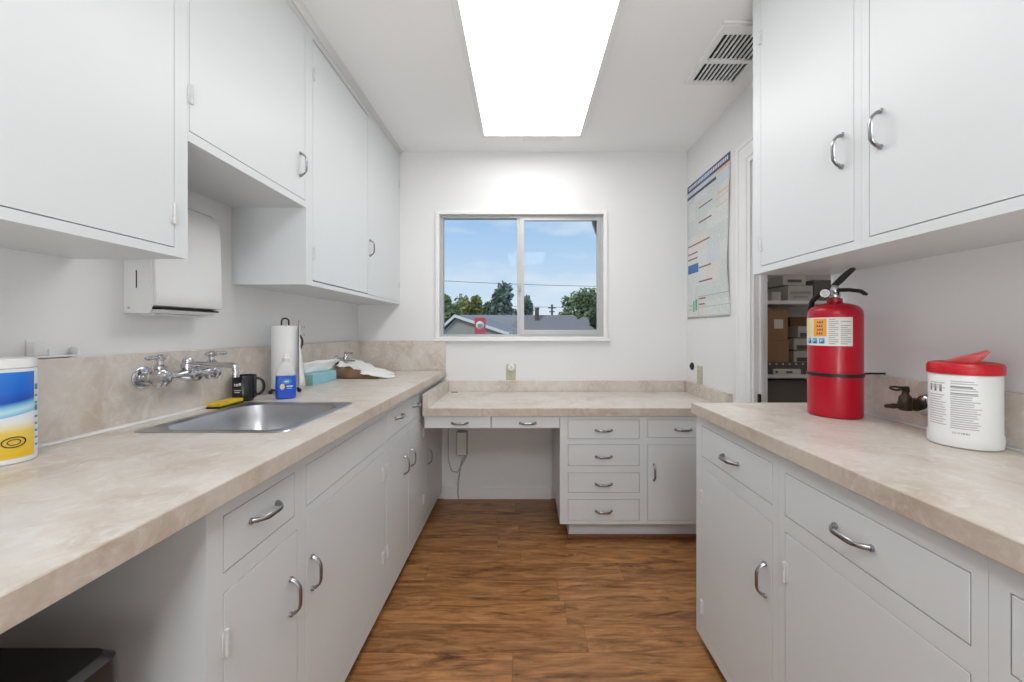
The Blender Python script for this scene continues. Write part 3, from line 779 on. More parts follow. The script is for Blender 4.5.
# blue soap bottle
bx_, by_ = -.968, 1.600
bt = thing('soap_bottle', 'clear bottle with bright blue label beside the sink, before the towel roll', 'bottle', (bx_, by_, CT))
d_, rt = dirs(bx_, by_)
mrot = Matrix.Translation((bx_, by_, CT)) @ Matrix(((rt.x, d_.x, 0, 0), (rt.y, d_.y, 0, 0), (0, 0, 1, 0), (0, 0, 0, 1)))
obj('lower_body', MB().loops([rrect(0, 0, .030, .015, .012, .0005), rrect(0, 0, .036, .020, .014, .004), rrect(0, 0, .037, .021, .014, .05), rrect(0, 0, .0355, .020, .014, .091), rrect(0, 0, .035, .0195, .014, .094)]).xf(mrot), M['blue'], bt, smooth=True)
obj('clear_shoulder', MB().loops([rrect(0, 0, .0345, .019, .014, .0945), rrect(0, 0, .031, .017, .012, .115), rrect(0, 0, .022, .014, .011, .138), rrect(0, 0, .012, .011, .010, .150)]).xf(mrot), M['clear'], bt, smooth=True)
obj('cap', MB().lathe((0, 0, 0), [(.0125, .1505), (.0135, .152), (.0135, .166), (.009, .169), (.007, .178), (.004, .181)], n=20).xf(mrot), M['milky'], bt, smooth=True)
lg = MB()
lg.loops([[Vector((.004 + .017 * math.cos(a), -.0212 - t, .071 + .011 * math.sin(a))) for a in [2 * PI * i / 24 for i in range(24)]] for t in (0, .0008)])
lg2 = MB().box(.002, .024, -.0222, -.0214, .049, .054).box(.004, .022, -.0222, -.0214, .042, .044).box(-.004, .010, -.0226, -.0221, .068, .074)
obj('logo', lg.xf(mrot), M['iconblue'], bt); obj('lettering', lg2.xf(mrot), M['inkwhite'], bt)
lg3 = MB().loops([[Vector((-.012 + .0085 * math.cos(a), -.0216 - t, .051 + .012 * math.sin(a))) for a in [2 * PI * i / 18 for i in range(18)]] for t in (0, .0008)])
obj('picture', lg3.xf(mrot), M['cream'], bt)

# tissue box
tb = thing('tissue_box', 'flat light blue tissue box with a white tissue pulled up', 'tissue box', (-1.092, 2.11, CT))
obj('box', MB().box(-1.1365, -1.052, 1.965, 2.210, CT + .0004, CT + .056, .0015), M['ltblue'], tb)
obj('end_print', MB().box(-1.134, -1.0545, 1.9643, 1.9649, CT + .003, CT + .053), M['teal'], tb)
def sheet(name, m, parent, f, nu, nv, th=.0012, sub=True):
    mb = MB(); lps = [[f(i / nu, j / nv) for i in range(nu + 1)] for j in range(nv + 1)]
    mb.loops(lps, False, False, False)
    o = obj(name, mb, m, parent, smooth=True)
    s_ = o.modifiers.new('thick', 'SOLIDIFY'); s_.thickness = th; s_.offset = 0
    return o
def tissue(u, v):
    w = .022 + .030 * v
    x = -1.095 + (u - .5) * 2 * w * .8; y = 2.085 + (u - .5) * .17 * (1 + .4 * v)
    n_ = mnoise.noise(Vector((u * 4, v * 3, 2.2)))
    return Vector((x + n_ * .02 * v + .018 * v, y + .015 * math.sin(u * 9) * v, CT + .0570 + .066 * v * (1 - .35 * abs(u - .45)) + .012 * n_ * v))
sheet('tissue', M['paper'], tb, tissue, 14, 8)

# crumpled napkins: brown pile plus white sheet
bp_ = thing('brown_paper_towels', 'crumpled brown paper towels under the white napkin, behind tissue box', 'paper towel', (-1.0, 2.36, CT))
def brown(u, v, k=0):
    x = -1.125 + .30 * u; y = 2.245 + .28 * v
    e_ = min(1, 5 * min(u + .02, 1 - u, v + .08, 1 - v))
    h = .004 + (.066 - .052 * u) * e_ + .014 * e_ * mnoise.noise(Vector((u * 5 + k, v * 5, k * 3.1)))
    if u > .97 or v < .01 or v > .97: h = .003
    return Vector((x, y + .012 * math.sin(u * 11), CT + max(.0025, h)))
sheet('top_sheet', M['brownpaper'], bp_, brown, 22, 18, .002)
obj('folded_stack', MB().box(-1.12, -.95, 2.262, 2.50, CT + .0004, CT + .022, .004).box(-1.118, -.90, 2.27, 2.48, CT + .0004, CT + .010, .003), M['brownpaper'], bp_)
wp_ = thing('white_napkin', 'crumpled white paper napkin spilling over brown paper towels by the back corner', 'napkin', (-.98, 2.38, CT + .02))
def white(u, v):
    x = -1.11 + .30 * u; y = 2.33 + .24 * v + .02 * math.sin(u * 7) - .07 * u
    hz = .092 - .074 * u ** 1.1 if u < .9 else .0235 - (u - .9) * .18
    n_ = mnoise.noise(Vector((u * 6, v * 6, 8.7)))
    h = hz + .016 * n_ * (1 - u * .6) - .010 * (2 * v - 1) ** 2
    if v < .12: h -= .010
    return Vector((x, y + .01 * n_, CT + max(.006, h)))
sheet('sheet', M['paper'], wp_, white, 26, 20, .0012)
def white2(u, v):
    x = -.93 + .15 * u; y = 2.235 + .20 * v
    h = .004 + .040 * max(0, (1 - u * 1.05)) * math.sin(PI * min(1, v * .8 + .25)) + .008 * mnoise.noise(Vector((u * 5, v * 6, 4.1))) * (1 - u)
    return Vector((x + .02 * math.sin(v * 5), y + .02 * u, CT + max(.004, h)))
sheet('sheet', M['paper'], wp_, white2, 14, 14, .0012)

# laboratory valves on the splashes
def gas_valve(label, wx, y, z, s, metal):
    t = thing('wall_valve', label, 'valve', (wx, y, z))
    obj('escutcheon', MB().lathe((wx, y, z), [(.030, 0), (.030, s * .004), (.026, s * .010), (.014, s * .014)], n=28, axis='x'), M['chrome'], t, smooth=True)
    b = MB().lathe((wx, y, z), [(.013, s * .010), (.017, s * .018), (.019, s * .030), (.015, s * .040), (.013, s * .048), (.015, s * .052), (.015, s * .066), (.008, s * .070)], n=18, axis='x')
    b.lathe((wx + s * .056, y, z), [(.014, -.016), (.015, -.012), (.015, .020), (.011, .026), (.008, .030), (.008, .040)], n=16)
    obj('valve_body', b, metal, t, smooth=True)
    obj('nozzle', MB().tube([(wx + s * .056, y, z - .004), (wx + s * .075, y, z - .004), (wx + s * .080, y, z - .004), (wx + s * .090, y, z - .004), (wx + s * .100, y, z - .004), (wx + s * .112, y, z - .004)], [.008, .009, .0065, .008, .006, .005], n=12), metal, t, smooth=True)
    hx = wx + s * .056
    ring = [(hx + s * (.014 + .014 - .014 * math.cos(a)), y + .006 * math.sin(a), z + .046 + .004 * math.sin(a)) for a in [2 * PI * i / 16 for i in range(17)]]
    h = MB().tube([(hx - s * .004, y, z + .036), (hx - s * .004, y, z + .046), (hx + s * .016, y, z + .047)], [.007, .007, .005], n=10)
    h.tube([(p[0], p[1], p[2]) for p in ring], .003, n=8)
    obj('lever', h, metal, t, smooth=True)
gas_valve('dark bronze gas valve on the right backsplash beside the wipes tub', XR - .0181, 1.108, .972, -1, M['bronze'])
gas_valve('chrome valve on left backsplash near the back corner, above the napkins', XL + .0201, 2.40, 1.000, 1, M['chrome'])

# towel dispenser
td = thing('towel_dispenser', 'white enamelled paper towel dispenser on the left wall above the faucet', 'towel dispenser', (XL, 1.268, 1.23))
y0, y1 = 1.140, 1.396
prof = [(0, 1.232), (.075, 1.232), (.080, 1.240), (.088, 1.262), (.086, 1.30), (.083, 1.50), (.080, 1.545), (.070, 1.570), (.052, 1.583), (.02, 1.590), (0, 1.590)]
obj('side_plate', MB().prism([(XL + .0005 + a * .96, y0, z) for a, z in prof], (0, .004, 0)), M['white'], td)
cov = MB()
pr2 = [(0, 1.250), (.060, 1.250), (.088, 1.256), (.096, 1.268), (.092, 1.30), (.087, 1.50), (.083, 1.548), (.072, 1.574), (.054, 1.587), (.02, 1.594), (0, 1.594)]
cov.loops([[(XL + .0005 + a * k, y, z - (0 if k == 1 else .0)) for a, z in pr2] for y, k in ((y0 + .005, .97), (y0 + .010, 1), (y1 - .006, 1), (y1, .97))])
obj('cover', cov, M['enamel'], td, smooth=True)
obj('chute', MB().box(XL + .004, XL + .082, y0 + .03, y1 - .004, 1.2445, 1.250, .001), M['dark'], td)
obj('chute_lip', MB().prism([(XL + .002, y0 + .012, 1.2440), (XL + .084, y0 + .012, 1.2440), (XL + .074, y0 + .012, 1.2335), (XL + .002, y0 + .012, 1.2325)], (0, y1 - y0 - .024, 0)), M['white'], td, smooth=True)
obj('paper', MB().box(XL + .020, XL + .060, y0 + .03, y1 - .03, 1.228, 1.2323, .001), M['paper'], td)
obj('sight_slot', MB().box(XL + .036, XL + .0395, y0 - .0008, y0 + .001, 1.305, 1.357, .0005), M['black'], td)
obj('rivet', MB().lathe((XL + .016, y0 + .001, 1.248), [(.004, 0), (.004, -.002), (.002, -.003)], n=12, axis='y'), M['chrome'], td, smooth=True)

# small wall hook plate at the left edge
hk = thing('wall_hook', 'small white plastic hook holder on left wall just above the canister', 'hook', (XL, .94, 1.14))
hb = MB().box(XL + .0003, XL + .003, .915, .950, 1.116, 1.160, .001).box(XL + .003, XL + .022, .915, .918, 1.121, 1.152, .001)
hb.box(XL + .003, XL + .022, .918, 1.010, 1.116, 1.120, .001).box(XL + .016, XL + .022, .944, .954, 1.1202, 1.136, .001).box(XL + .003, XL + .022, 1.004, 1.010, 1.1202, 1.140, .001)
obj('bracket', hb, M['white'], hk)

# canister of wipes, left edge
ccx, ccy, cr_ = -1.090, .822, .0455
cn = thing('wipes_canister', 'white cylindrical wipes canister with blue and yellow label on the left counter', 'canister', (ccx, ccy, CT))
obj('tub', MB().lathe((ccx, ccy, CT), [(.042, .0005), (.045, .003), (cr_, .008), (cr_, .195), (.043, .197)], n=48), M['white'], cn, smooth=True)
obj('lid', MB().lathe((ccx, ccy, CT), [(.0445, .1975), (.0458, .199), (.0458, .213), (.044, .217), (.040, .219), (.0, .2195)], n=48, cap0=True, cap1=False), M['white'], cn, smooth=True)
acan = math.atan2(-ccy, -ccx)
obj('label', shell_patch((ccx, ccy), cr_, acan - 1.75, acan + 1.05, CT + .012, CT + .190, n=48), M['canlabel'], cn, smooth=True)
side = MB()
for k in range(9):
    shell_patch((ccx, ccy), cr_ + .0004, acan + 1.10, acan + 1.30, CT + .03 + k * .015, CT + .03 + k * .015 + (.012 if k in (5, 8) else .004), side, 4)
obj('side_print', side, M['iconblue'], cn)
em = MB()
for (rr, th) in ((.013, .0018), (.007, .0014)):
    em.tube([Vector((ccx + (cr_ + .001) * math.cos(acan + .30 + 1.25 * rr / cr_ * math.cos(a)), ccy + (cr_ + .001) * math.sin(acan + .30 + 1.25 * rr / cr_ * math.cos(a)), CT + .046 + rr * .8 * math.sin(a))) for a in [2 * PI * i / 20 for i in range(21)]], th * .6, n=6)
obj('emblem', em, M['bronze'], cn)

# ------------------------------------------------------------------ extinguisher
ex, ey, er = 1.020, 1.283, .073
ext = thing('fire_extinguisher', 'red fire extinguisher with black levers standing on the right counter', 'fire extinguisher', (ex, ey, CT))
d_, rt = dirs(ex, ey)
obj('cylinder', MB().lathe((ex, ey, CT), [(.066, .0005), (.0725, .003), (er, .010), (er, .325), (.0715, .338), (.066, .349), (.056, .357), (.040, .363), (.022, .367), (.018, .369)], n=64), M['red'], ext, smooth=True)
E0 = Vector((ex, ey, CT))
obj('neck_ring', MB().lathe((ex, ey, CT), [(.020, .367), (.021, .369), (.021, .379), (.018, .381)], n=24), M['red'], ext, smooth=True)
obj('valve', MB().lathe((ex, ey, CT), [(.013, .381), (.015, .384), (.015, .398), (.012, .402), (.013, .412), (.010, .424)], n=18)
    .tube([E0 + up * .398, E0 + up * .398 - d_ * .02 - rt * .010], .008, n=10).tube([E0 + up * .404, E0 + up * .404 - rt * .026], .0075, n=10), M['chrome'], ext, smooth=True)
g0 = E0 + up * .398 - rt * .025 - d_ * .020
gv = MB(); gd = (-d_ + up * .1).normalized()
gv.tube([g0 + d_ * .008, g0 - d_ * .004], .0130, n=24)
ga = obj('gauge', gv, M['chrome'], ext, smooth=True)
obj('gauge_face', MB().tube([g0 - d_ * .0042, g0 - d_ * .005], .0100, n=24), M['labelpaper'], ga)
ldir = (rt * .92 - d_ * .39).normalized()
up_lv = [E0 + up * .412 - ldir * .016, E0 + up * .422 - ldir * .002, E0 + up * .440 + ldir * .016, E0 + up * .458 + ldir * .034, E0 + up * .470 + ldir * .048, E0 + up * .473 + ldir * .054]
side_d = ldir.cross(up)
obj('squeeze_lever', MB().tube(up_lv, [(.008, .008), (.009, .009), (.011, .010), (.012, .009), (.011, .007), (.008, .004)], n=12, flatdir=side_d), M['black'], ext, smooth=True)
lo_lv = [E0 + up * .402 - ldir * .010, E0 + up * .408 + ldir * .012, E0 + up * .406 + ldir * .04, E0 + up * .399 + ldir * .07, E0 + up * .390 + ldir * .080, E0 + up * .388 + ldir * .085]
obj('carry_handle', MB().tube(lo_lv, [(.008, .008), (.010, .0065), (.011, .006), (.0115, .006), (.010, .0055), (.007, .004)], n=12, flatdir=side_d), M['black'], ext, smooth=True)
hs_ = [E0 + up * .404 - rt * .022, E0 + up * .402 - rt * .034 + d_ * .004, E0 + up * .392 - rt * .046 + d_ * .012, E0 + up * .376 - rt * .060 + d_ * .022, E0 + up * .352 - rt * .066 + d_ * .040, E0 + up * .30 - rt * .062 + d_ * .056, E0 + up * .18 - rt * .05 + d_ * .068, E0 + up * .10 - rt * .045 + d_ * .070]
obj('hose', MB().tube(hs_, .0085, n=12), M['black'], ext, smooth=True)
aex = math.atan2(-ey, -ex)
lab = obj('label', shell_patch((ex, ey), er, aex - 1.75, aex + .64, CT + .228, CT + .318, n=36), M['labelpaper'], ext, smooth=True)
rr = er + .0004
obj('cream_print', shell_patch((ex, ey), rr, aex - 1.75, aex - .62, CT + .256, CT + .315, n=16), M['cream'], lab, smooth=True)
obj('orange_print', shell_patch((ex, ey), rr + .0003, aex - .80, aex - .28, CT + .258, CT + .314, n=10), M['orange'], lab, smooth=True)
ic = MB()
for k in range(3): shell_patch((ex, ey), rr + .0003, aex - 1.16 + k * .30, aex - .95 + k * .30, CT + .235, CT + .252, ic, 5)
obj('icons', ic, M['iconblue'], lab)
ic2 = MB()
for k in range(3):
    for q in range(2): shell_patch((ex, ey), rr + .0007, aex - 1.12 + k * .30 + .06 * q, aex - 1.09 + k * .30 + .06 * q, CT + .239 + .004 * q, CT + .247, ic2, 2)
obj('icon_symbols', ic2, M['inkwhite'], lab)
fl = MB()   # flame strokes in the orange panel
for k in range(4):
    for q in range(3): shell_patch((ex, ey), rr + .0006, aex - .66 + .09 * q + .02 * (k % 2), aex - .60 + .09 * q + .02 * (k % 2), CT + .264 + k * .012, CT + .271 + k * .012, fl, 2)
obj('printed_symbol', fl, M['maroon'], lab)
tx = MB()
for k in range(13):
    z = CT + .312 - k * .0063
    shell_patch((ex, ey), rr, aex - .20, aex + (.12 if k % 3 else .02), z - .0022, z, tx, 6)
    if k > 3 or k % 2: shell_patch((ex, ey), rr, aex + .20, aex + (.57 if k % 4 else .44), z - .0022, z, tx, 6)
obj('printed_text', tx, M['ink'], lab)
br = thing('extinguisher_bracket', 'black strap and wall arm around the red extinguisher', 'bracket', (ex, ey, CT + .135))
obj('strap', MB().lathe((ex, ey, CT), [(er + .0006, .130), (er + .0026, .130), (er + .0026, .141), (er + .0006, .141), (er + .0006, .130)], n=64, cap0=False, cap1=False), M['black'], br, smooth=True)
obj('wall_arm', MB().box(ex + .067, XR - .0005, ey - .036, ey - .032, CT + .1365, CT + .1425, .001), M['black'], br)

# ------------------------------------------------------------------ wipes tub
tx_, ty_, tr_ = 1.067, .948, .0625
wt = thing('wipes_tub', 'white tub of wipes with red lid flipped open on the right counter', 'tub', (tx_, ty_, CT))
d_, rt = dirs(tx_, ty_)
T0 = Vector((tx_, ty_, CT))
obj('tub', MB().lathe((tx_, ty_, CT), [(.058, .0005), (.0625, .004), (.0635, .012), (.0635, .030), (.0615, .036), (.0615, .170), (.0585, .174), (.0585, .178)], n=56), M['white'], wt, smooth=True)
ld = obj('lid', MB().lathe((tx_, ty_, CT), [(.0640, .173), (.0648, .176), (.0648, .192), (.062, .198), (.052, .201), (.046, .199), (.0, .198)], n=56, cap1=False, cap0=True), M['redplastic'], wt, smooth=True)
fp = MB(); fl_ = []
for q_, wd in ((-.036, .6), (-.032, .9), (.032, .9), (.036, .6)):
    c = T0 + d_ * q_
    fl_.append([c - rt * .034 * wd + up * .203, c + rt * .040 * wd + up * (.203 + .030 * wd), c + rt * .045 * wd + up * (.200 + .030 * wd), c + rt * .032 * wd + up * .208, c + rt * .022 * wd + up * .2006, c - rt * .030 * wd + up * .2006])
fp.loops(fl_)
obj('flap', fp, M['redclear'], ld, smooth=True)
atub = math.atan2(-ty_, -tx_)
tp = MB(); rr = .0616
random.seed(3)
def tl(a0, a1, z0, z1): shell_patch((tx_, ty_), rr, atub + a0, atub + a1, CT + z0, CT + z1, tp, max(2, int((a1 - a0) * 10)))
for k in range(22):
    z = .156 - k * .0052
    if k in (2, 5): continue
    tl(-.36, -.36 + random.uniform(.55, .82), z, z + .0022)
for k in range(18):
    z = .150 - k * .0058
    if k in (3, 4): continue
    tl(-1.12, -1.12 + random.uniform(.45, .66), z, z + .0020)
obj('printed_text', tp, M['inklight'], wt)
tp = MB()
tl(-.36, .22, .143, .1465); tl(-.36, .35, .128, .1305)
for k in range(12): tl(-.30 + k * .038, -.30 + k * .038 + random.choice((.012, .02, .028)), .030, .0385)
for k in range(3): tl(-1.10 + k * .2, -1.02 + k * .2, .130, .147)
obj('bold_print', tp, M['ink'], wt)

# ------------------------------------------------------------------ outlets and small wall fittings
def outlet(label, F, a, z, plate, w=.070, h=.115, plug=False):
    t = thing('wall_outlet', label, 'outlet', tuple(F.p(a, 0, z)))
    mb = MB(); F.box(mb, a - w / 2, a + w / 2, .0004, .006, z - h / 2, z + h / 2, .002)
    obj('cover_plate', mb, plate, t)
    for s in (-1, 1):
        q = MB(); F.box(q, a - .017, a + .017, .006, .0085, z + s * .020 - .014, z + s * .020 + .014, .002)
        rc_ = obj('receptacle', q, plate, t)
        q = MB()
        for dx in (-.007, .007): F.box(q, a + dx - .0014, a + dx + .0014, .0084, .0089, z + s * .020 - .001, z + s * .020 + .007)
        obj('slot', q, M['inkdark'], rc_)
    return t
WB = Face('B', YB); WL = Face('L', XL); WR = Face('R', XR)
o1 = outlet('beige outlet on window wall above the desk with small white plug-in', WB, -.085, .889, M['beige'])
q = MB(); q.lathe((-.082, YB - .030, .925), [(.022, .022), (.024, .018), (.024, .004), (.018, 0), (.0, -.001)], n=24, axis='y', cap1=False)
pg = obj('plug_in', q, M['white'], o1, smooth=True)
obj('sensor_eye', MB().lathe((-.082, YB - .0315, .930), [(.005, 0), (.005, -.001), (.0, -.0012)], n=12, axis='y', cap1=False), M['greypl'], pg)
outlet('white outlet on left wall to the right of paper towel roll', WL, 2.062, 1.178, M['white'])
outlet('pale outlet on the right wall above desk splash', WR, 2.555, .895, M['beige'])
ck = thing('wall_jack', 'round black wall jack on the right wall below the poster', 'wall jack', (XR, 2.672, .94))
obj('disc', MB().lathe((XR - .0003, 2.672, .940), [(.026, 0), (.026, -.006), (.020, -.011), (.0, -.011)], n=28, axis='x', cap1=False), M['black'], ck, smooth=True)
obj('socket', MB().lathe((XR - .0115, 2.672, .940), [(.009, 0), (.009, -.003), (.0, -.003)], n=16, axis='x', cap1=False), M['dark'], ck)
jb_ = thing('power_box', 'grey surface-mounted wiring box with cable under the desk', 'wiring box', (-.425, YB, .55))
obj('box', MB().box(-.462, -.388, YB - .045, YB - .0005, .316, .482, .004), M['greypl'], jb_)
obj('cover', MB().box(-.456, -.394, YB - .049, YB - .0455, .322, .476, .003), M['white'], jb_)
obj('cable', MB().tube([(-.405, YB - .02, .316), (-.412, YB - .018, .30), (-.430, YB - .02, .27), (-.442, YB - .02, .20), (-.452, YB - .022, .13), (-.456, YB - .02, .05), (-.450, YB - .02, .01)], .004, n=8)
    .tube([(-.40, YB - .02, .316), (-.402, YB - .016, .29), (-.425, YB - .016, .25), (-.46, YB - .016, .19), (-.50, YB - .015, .20), (-.522, YB - .014, .27), (-.525, YB - .012, .45), (-.525, YB - .012, .62)], .003, n=8), M['greypl'], jb_, smooth=True)

# ------------------------------------------------------------------ poster
po = thing('poster', 'large curling labour notice poster with navy heading on the right wall', 'poster', (XR, 2.46, 1.26))
PY0, PY1, PZ0, PZ1 = 2.180, 2.745, 1.262, 2.182
def curl(y, z):
    k = max(0, 1 - (y - PY0) / .16)
    zz = (z - PZ0) / (PZ1 - PZ0)
    return .002 + .020 * k * k * (math.sin(PI * zz) ** 2) * (.6 + .5 * math.sin(zz * 9)) 
def edge(y, z):     # the free edge waves inward a little
    k = max(0, 1 - (y - PY0) / .30); zz = (z - PZ0) / (PZ1 - PZ0)
    return y + .020 * k * math.exp(-((zz - .42) / .22) ** 2)
def pp(y, z, o=0): return Vector((XR - curl(y, z) - o, edge(y, z), z))
ps = MB(); ny, nz_ = 24, 40
ps.loops([[pp(PY0 + (PY1 - PY0) * i / ny, PZ0 + (PZ1 - PZ0) * j / nz_) for i in range(ny + 1)] for j in range(nz_ + 1)], False, False, False)
so2 = obj('sheet', ps, M['poster'], po, smooth=True)
s_ = so2.modifiers.new('thick', 'SOLIDIFY'); s_.thickness = .0006; s_.offset = 0
W = PY1 - PY0; H = PZ1 - PZ0
def patch(mb, u0, u1, v0, v1, o=.0010):
    """u 0..1 from the far (left) edge, v 0..1 from the top"""
    n1 = max(1, int((u1 - u0) * 14)); n2 = max(1, int((v1 - v0) * 20))
    mb.loops([[pp(PY1 - W * (u0 + (u1 - u0) * i / n1), PZ1 - H * (v0 + (v1 - v0) * j / n2), o) for i in range(n1 + 1)] for j in range(n2 + 1)], False, False, False)
m_ = MB(); patch(m_, 0, 1, 0, .055); patch(m_, 0, .72, .085, .105)
obj('heading_band', m_, M['navy'], po)
m_ = MB(); patch(m_, .33, .58, .004, .051, .0014); patch(m_, .02, .30, .60, .665)
obj('blue_block', m_, M['midblue'], po)
m_ = MB()
for k in range(26):
    u = .04 + k * .036; patch(m_, u, u + .024, .014, .038, .0018)
obj('heading_letters', m_, M['inkwhite'], po)
for q4 in ((.72, 1, .058, .075), (.75, 1, .20, .215), (.70, 1, .235, .24), (.72, 1, .285, .29)):
    m_ = MB(); patch(m_, *q4); obj('peach_band', m_, M['orangeprint'], po)
m_ = MB()
for (u0, u1, v) in ((.31, .64, .21), (.31, .62, .315), (.02, .58, .455), (.02, .28, .515), (.02, .28, .555), (.31, .62, .635), (.31, .64, .735), (.32, .48, .855), (.32, .46, .895)):
    patch(m_, u0, u1, v, v + .010)
obj('section_bars', m_, M['maroon'], po)
m_ = MB(); patch(m_, .16, .20, .87, .95); patch(m_, .22, .27, .86, .94); patch(m_, .04, .14, .90, .905); patch(m_, .04, .14, .93, .935)
obj('green_logo', m_, M['greenprint'], po)
m_ = MB(); patch(m_, .0, .30, .985, 1); patch(m_, .3, 1, .99, 1); patch(m_, .30, .305, .845, .99); patch(m_, .30, 1, .845, .849); patch(m_, .3, 1, .92, .923)
obj('border_lines', m_, M['ink'], po)

# ------------------------------------------------------------------ ceiling light, plate, vent
cl = thing('ceiling_light', 'large rectangular fluorescent ceiling light with white frame', 'ceiling light', (.058, 1.88, ZC))
lx0, lx1, ly0, ly1 = -.248, .366, 1.27, 2.494
lf = MB(); zf = ZC - .022
lf.ring('xy', lx0 - .022, lx1 + .022, ly0 - .022, ly1 + .018, .028, .028, .028, .024, zf, ZC - .0005)
obj('frame', lf, M['trim'], cl)
obj('diffuser', MB().box(lx0 + .006, lx1 - .006, ly0 + .006, ly1 - .006, zf + .006, ZC - .002), M['diffuser'], cl)
cp = thing('ceiling_plate', 'small flat white cover plate on ceiling behind the light', 'cover plate', (.13, 2.50, ZC))
obj('plate', MB().box(0.0, .255, 2.520, 2.585, ZC - .008, ZC - .0005, .003), M['trim'], cp)
obj('screw', MB().lathe((.128, 2.552, ZC - .008), [(.005, 0), (.005, -.001), (0, -.0015)], n=10, cap1=False), M['trim'], cp)
av = thing('air_vent', 'white louvred air vent on ceiling above the right wall cabinets', 'air vent', (.96, 1.79, ZC))
vx0, vx1, vy0, vy1 = .822, 1.078, 1.60, 1.986
vf = MB(); zv = ZC - .014
vf.ring('xy', vx0 - .002, vx1 + .002, vy0, vy1, .028, .028, .050, .022, zv, ZC - .0005)
vf.box(vx0 + .0262, vx1 - .0262, 1.806, 1.830, zv + .001, ZC - .0005).box(vx0 - .008, vx1 + .006, vy0 - .012, vy0 - .0005, zv + .004, ZC - .0005, .002)
obj('frame', vf, M['trim'], av)
obj('duct', MB().box(vx0 + .01, vx1 - .01, vy0 + .02, vy1 - .01, ZC - .003, ZC - .0008), M['dark'], av)
ns = 10
for (s0, s1) in ((1.651, 1.805), (1.831, 1.969)):
    for k in range(1, ns):
        x = vx0 + .026 + (vx1 - vx0 - .052) * k / ns
        obj('slat', MB().box(x - .0030, x + .0030, s0, s1, zv + .0015, ZC - .004, .0008), M['trim'], av)

# ------------------------------------------------------------------ bin under left counter
bn = thing('waste_bin', 'black plastic waste bin in the open space under the left counter', 'waste bin', (-.808, .485, 0))
bcx, bcy = -.808, .485
bb = MB().loops([rrect(bcx, bcy, .140, .095, .04, .0005), rrect(bcx, bcy, .145, .10, .04, .01), rrect(bcx, bcy, .172, .120, .04, .628), rrect(bcx, bcy, .166, .115, .04, .630), rrect(bcx, bcy, .140, .095, .04, .02)], True, True)
obj('bucket', bb, M['binblack'], bn, smooth=True)
obj('rim_lid', MB().loops([rrect(bcx, bcy, .181, .128, .02, .633), rrect(bcx, bcy, .184, .131, .02, .643), rrect(bcx, bcy, .182, .129, .02, .681), rrect(bcx, bcy, .172, .120, .02, .691), rrect(bcx, bcy, .10, .07, .02, .687)]), M['binblack'], bn, smooth=True)
obj('bag_edge', MB().loops([rrect(bcx, bcy, .176, .124, .03, .583), rrect(bcx, bcy, .178, .126, .03, .632), rrect(bcx, bcy, .174, .122, .03, .632), rrect(bcx, bcy, .174, .122, .03, .583)], False, False), M['bag'], bn, smooth=True)

# ------------------------------------------------------------------ storage room seen through the doorway
su = thing('shelving_unit', 'white storage shelves seen through the doorway', 'shelf', (2.0, 2.6, 0))
sx0, sx1, sy0, sy1 = XR + WT + .02, 2.75, 2.40, 2.75
for z in (.50, .912, 1.366, 1.80): obj('shelf', MB().box(sx0, sx1, sy0, sy1, z - .022, z, .002), M['trim'], su)
for x in (sx0 - .018, sx1): obj('side_panel', MB().box(x, x + .018, sy0, sy1, 0, 2.05), M['trim'], su)
Ys = 2.42
def px(u, Y): return (u - 523) * Y / 392
def box_thing(name, label, cat, u0, u1, z0, h, m, Yf=Ys, dep=.2, parts=None, group=None):
    x0, x1 = px(u0, Yf), px(u1, Yf)
    t = thing(name, label, cat, ((x0 + x1) / 2, Yf + dep / 2, z0), group)
    obj('carton', MB().box(x0, x1, Yf, Yf + dep, z0 + .0005, z0 + h, .003), m, t)
    for (pn, pm, a0, a1, b0, b1) in (parts or []):
        obj(pn, MB().box(x0 + (x1 - x0) * a0, x0 + (x1 - x0) * a1, Yf - .0015, Yf - .0003, z0 + h * b0, z0 + h * b1), pm, t)
    return t
S1, S2 = 1.366, .912
gS = 'boxes stored on the doorway shelves'
box_thing('storage_box', 'small pale box at left end of the top shelf through the doorway', 'box', 772, 781, S1, .055, M['palebox'], group=gS)
box_thing('storage_box', 'pale box with printed front in the middle of the top doorway shelf', 'box', 788, 813, S1, .095, M['palebox'], parts=[('printed_text', M['ink'], .1, .9, .45, .62), ('printed_text', M['ink'], .2, .8, .2, .3)], group=gS)
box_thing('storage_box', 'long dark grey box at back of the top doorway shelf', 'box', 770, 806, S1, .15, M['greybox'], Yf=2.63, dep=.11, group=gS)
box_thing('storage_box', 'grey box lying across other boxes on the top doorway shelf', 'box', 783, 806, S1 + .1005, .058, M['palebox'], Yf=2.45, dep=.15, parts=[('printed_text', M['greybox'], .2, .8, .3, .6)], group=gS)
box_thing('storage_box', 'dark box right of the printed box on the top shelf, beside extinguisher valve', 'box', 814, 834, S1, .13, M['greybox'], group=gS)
box_thing('cardboard_box', 'brown cardboard box with white sticker, upper of the two on the left', 'box', 768, 788, S2 + .2105, .19, M['card'], parts=[('sticker', M['labelpaper'], .3, .75, .38, .68)], group='cardboard boxes on the doorway shelf')
box_thing('cardboard_box', 'plain brown cardboard box below the stickered one through the doorway', 'box', 767.5, 789, S2 + .075, .135, M['card'], group='cardboard boxes on the doorway shelf')
box_thing('cardboard_box', 'tall brown cardboard box standing behind the pale stacked packs', 'box', 790, 812, S2, .36, M['card'], Yf=2.56, dep=.16, group='cardboard boxes on the doorway shelf')
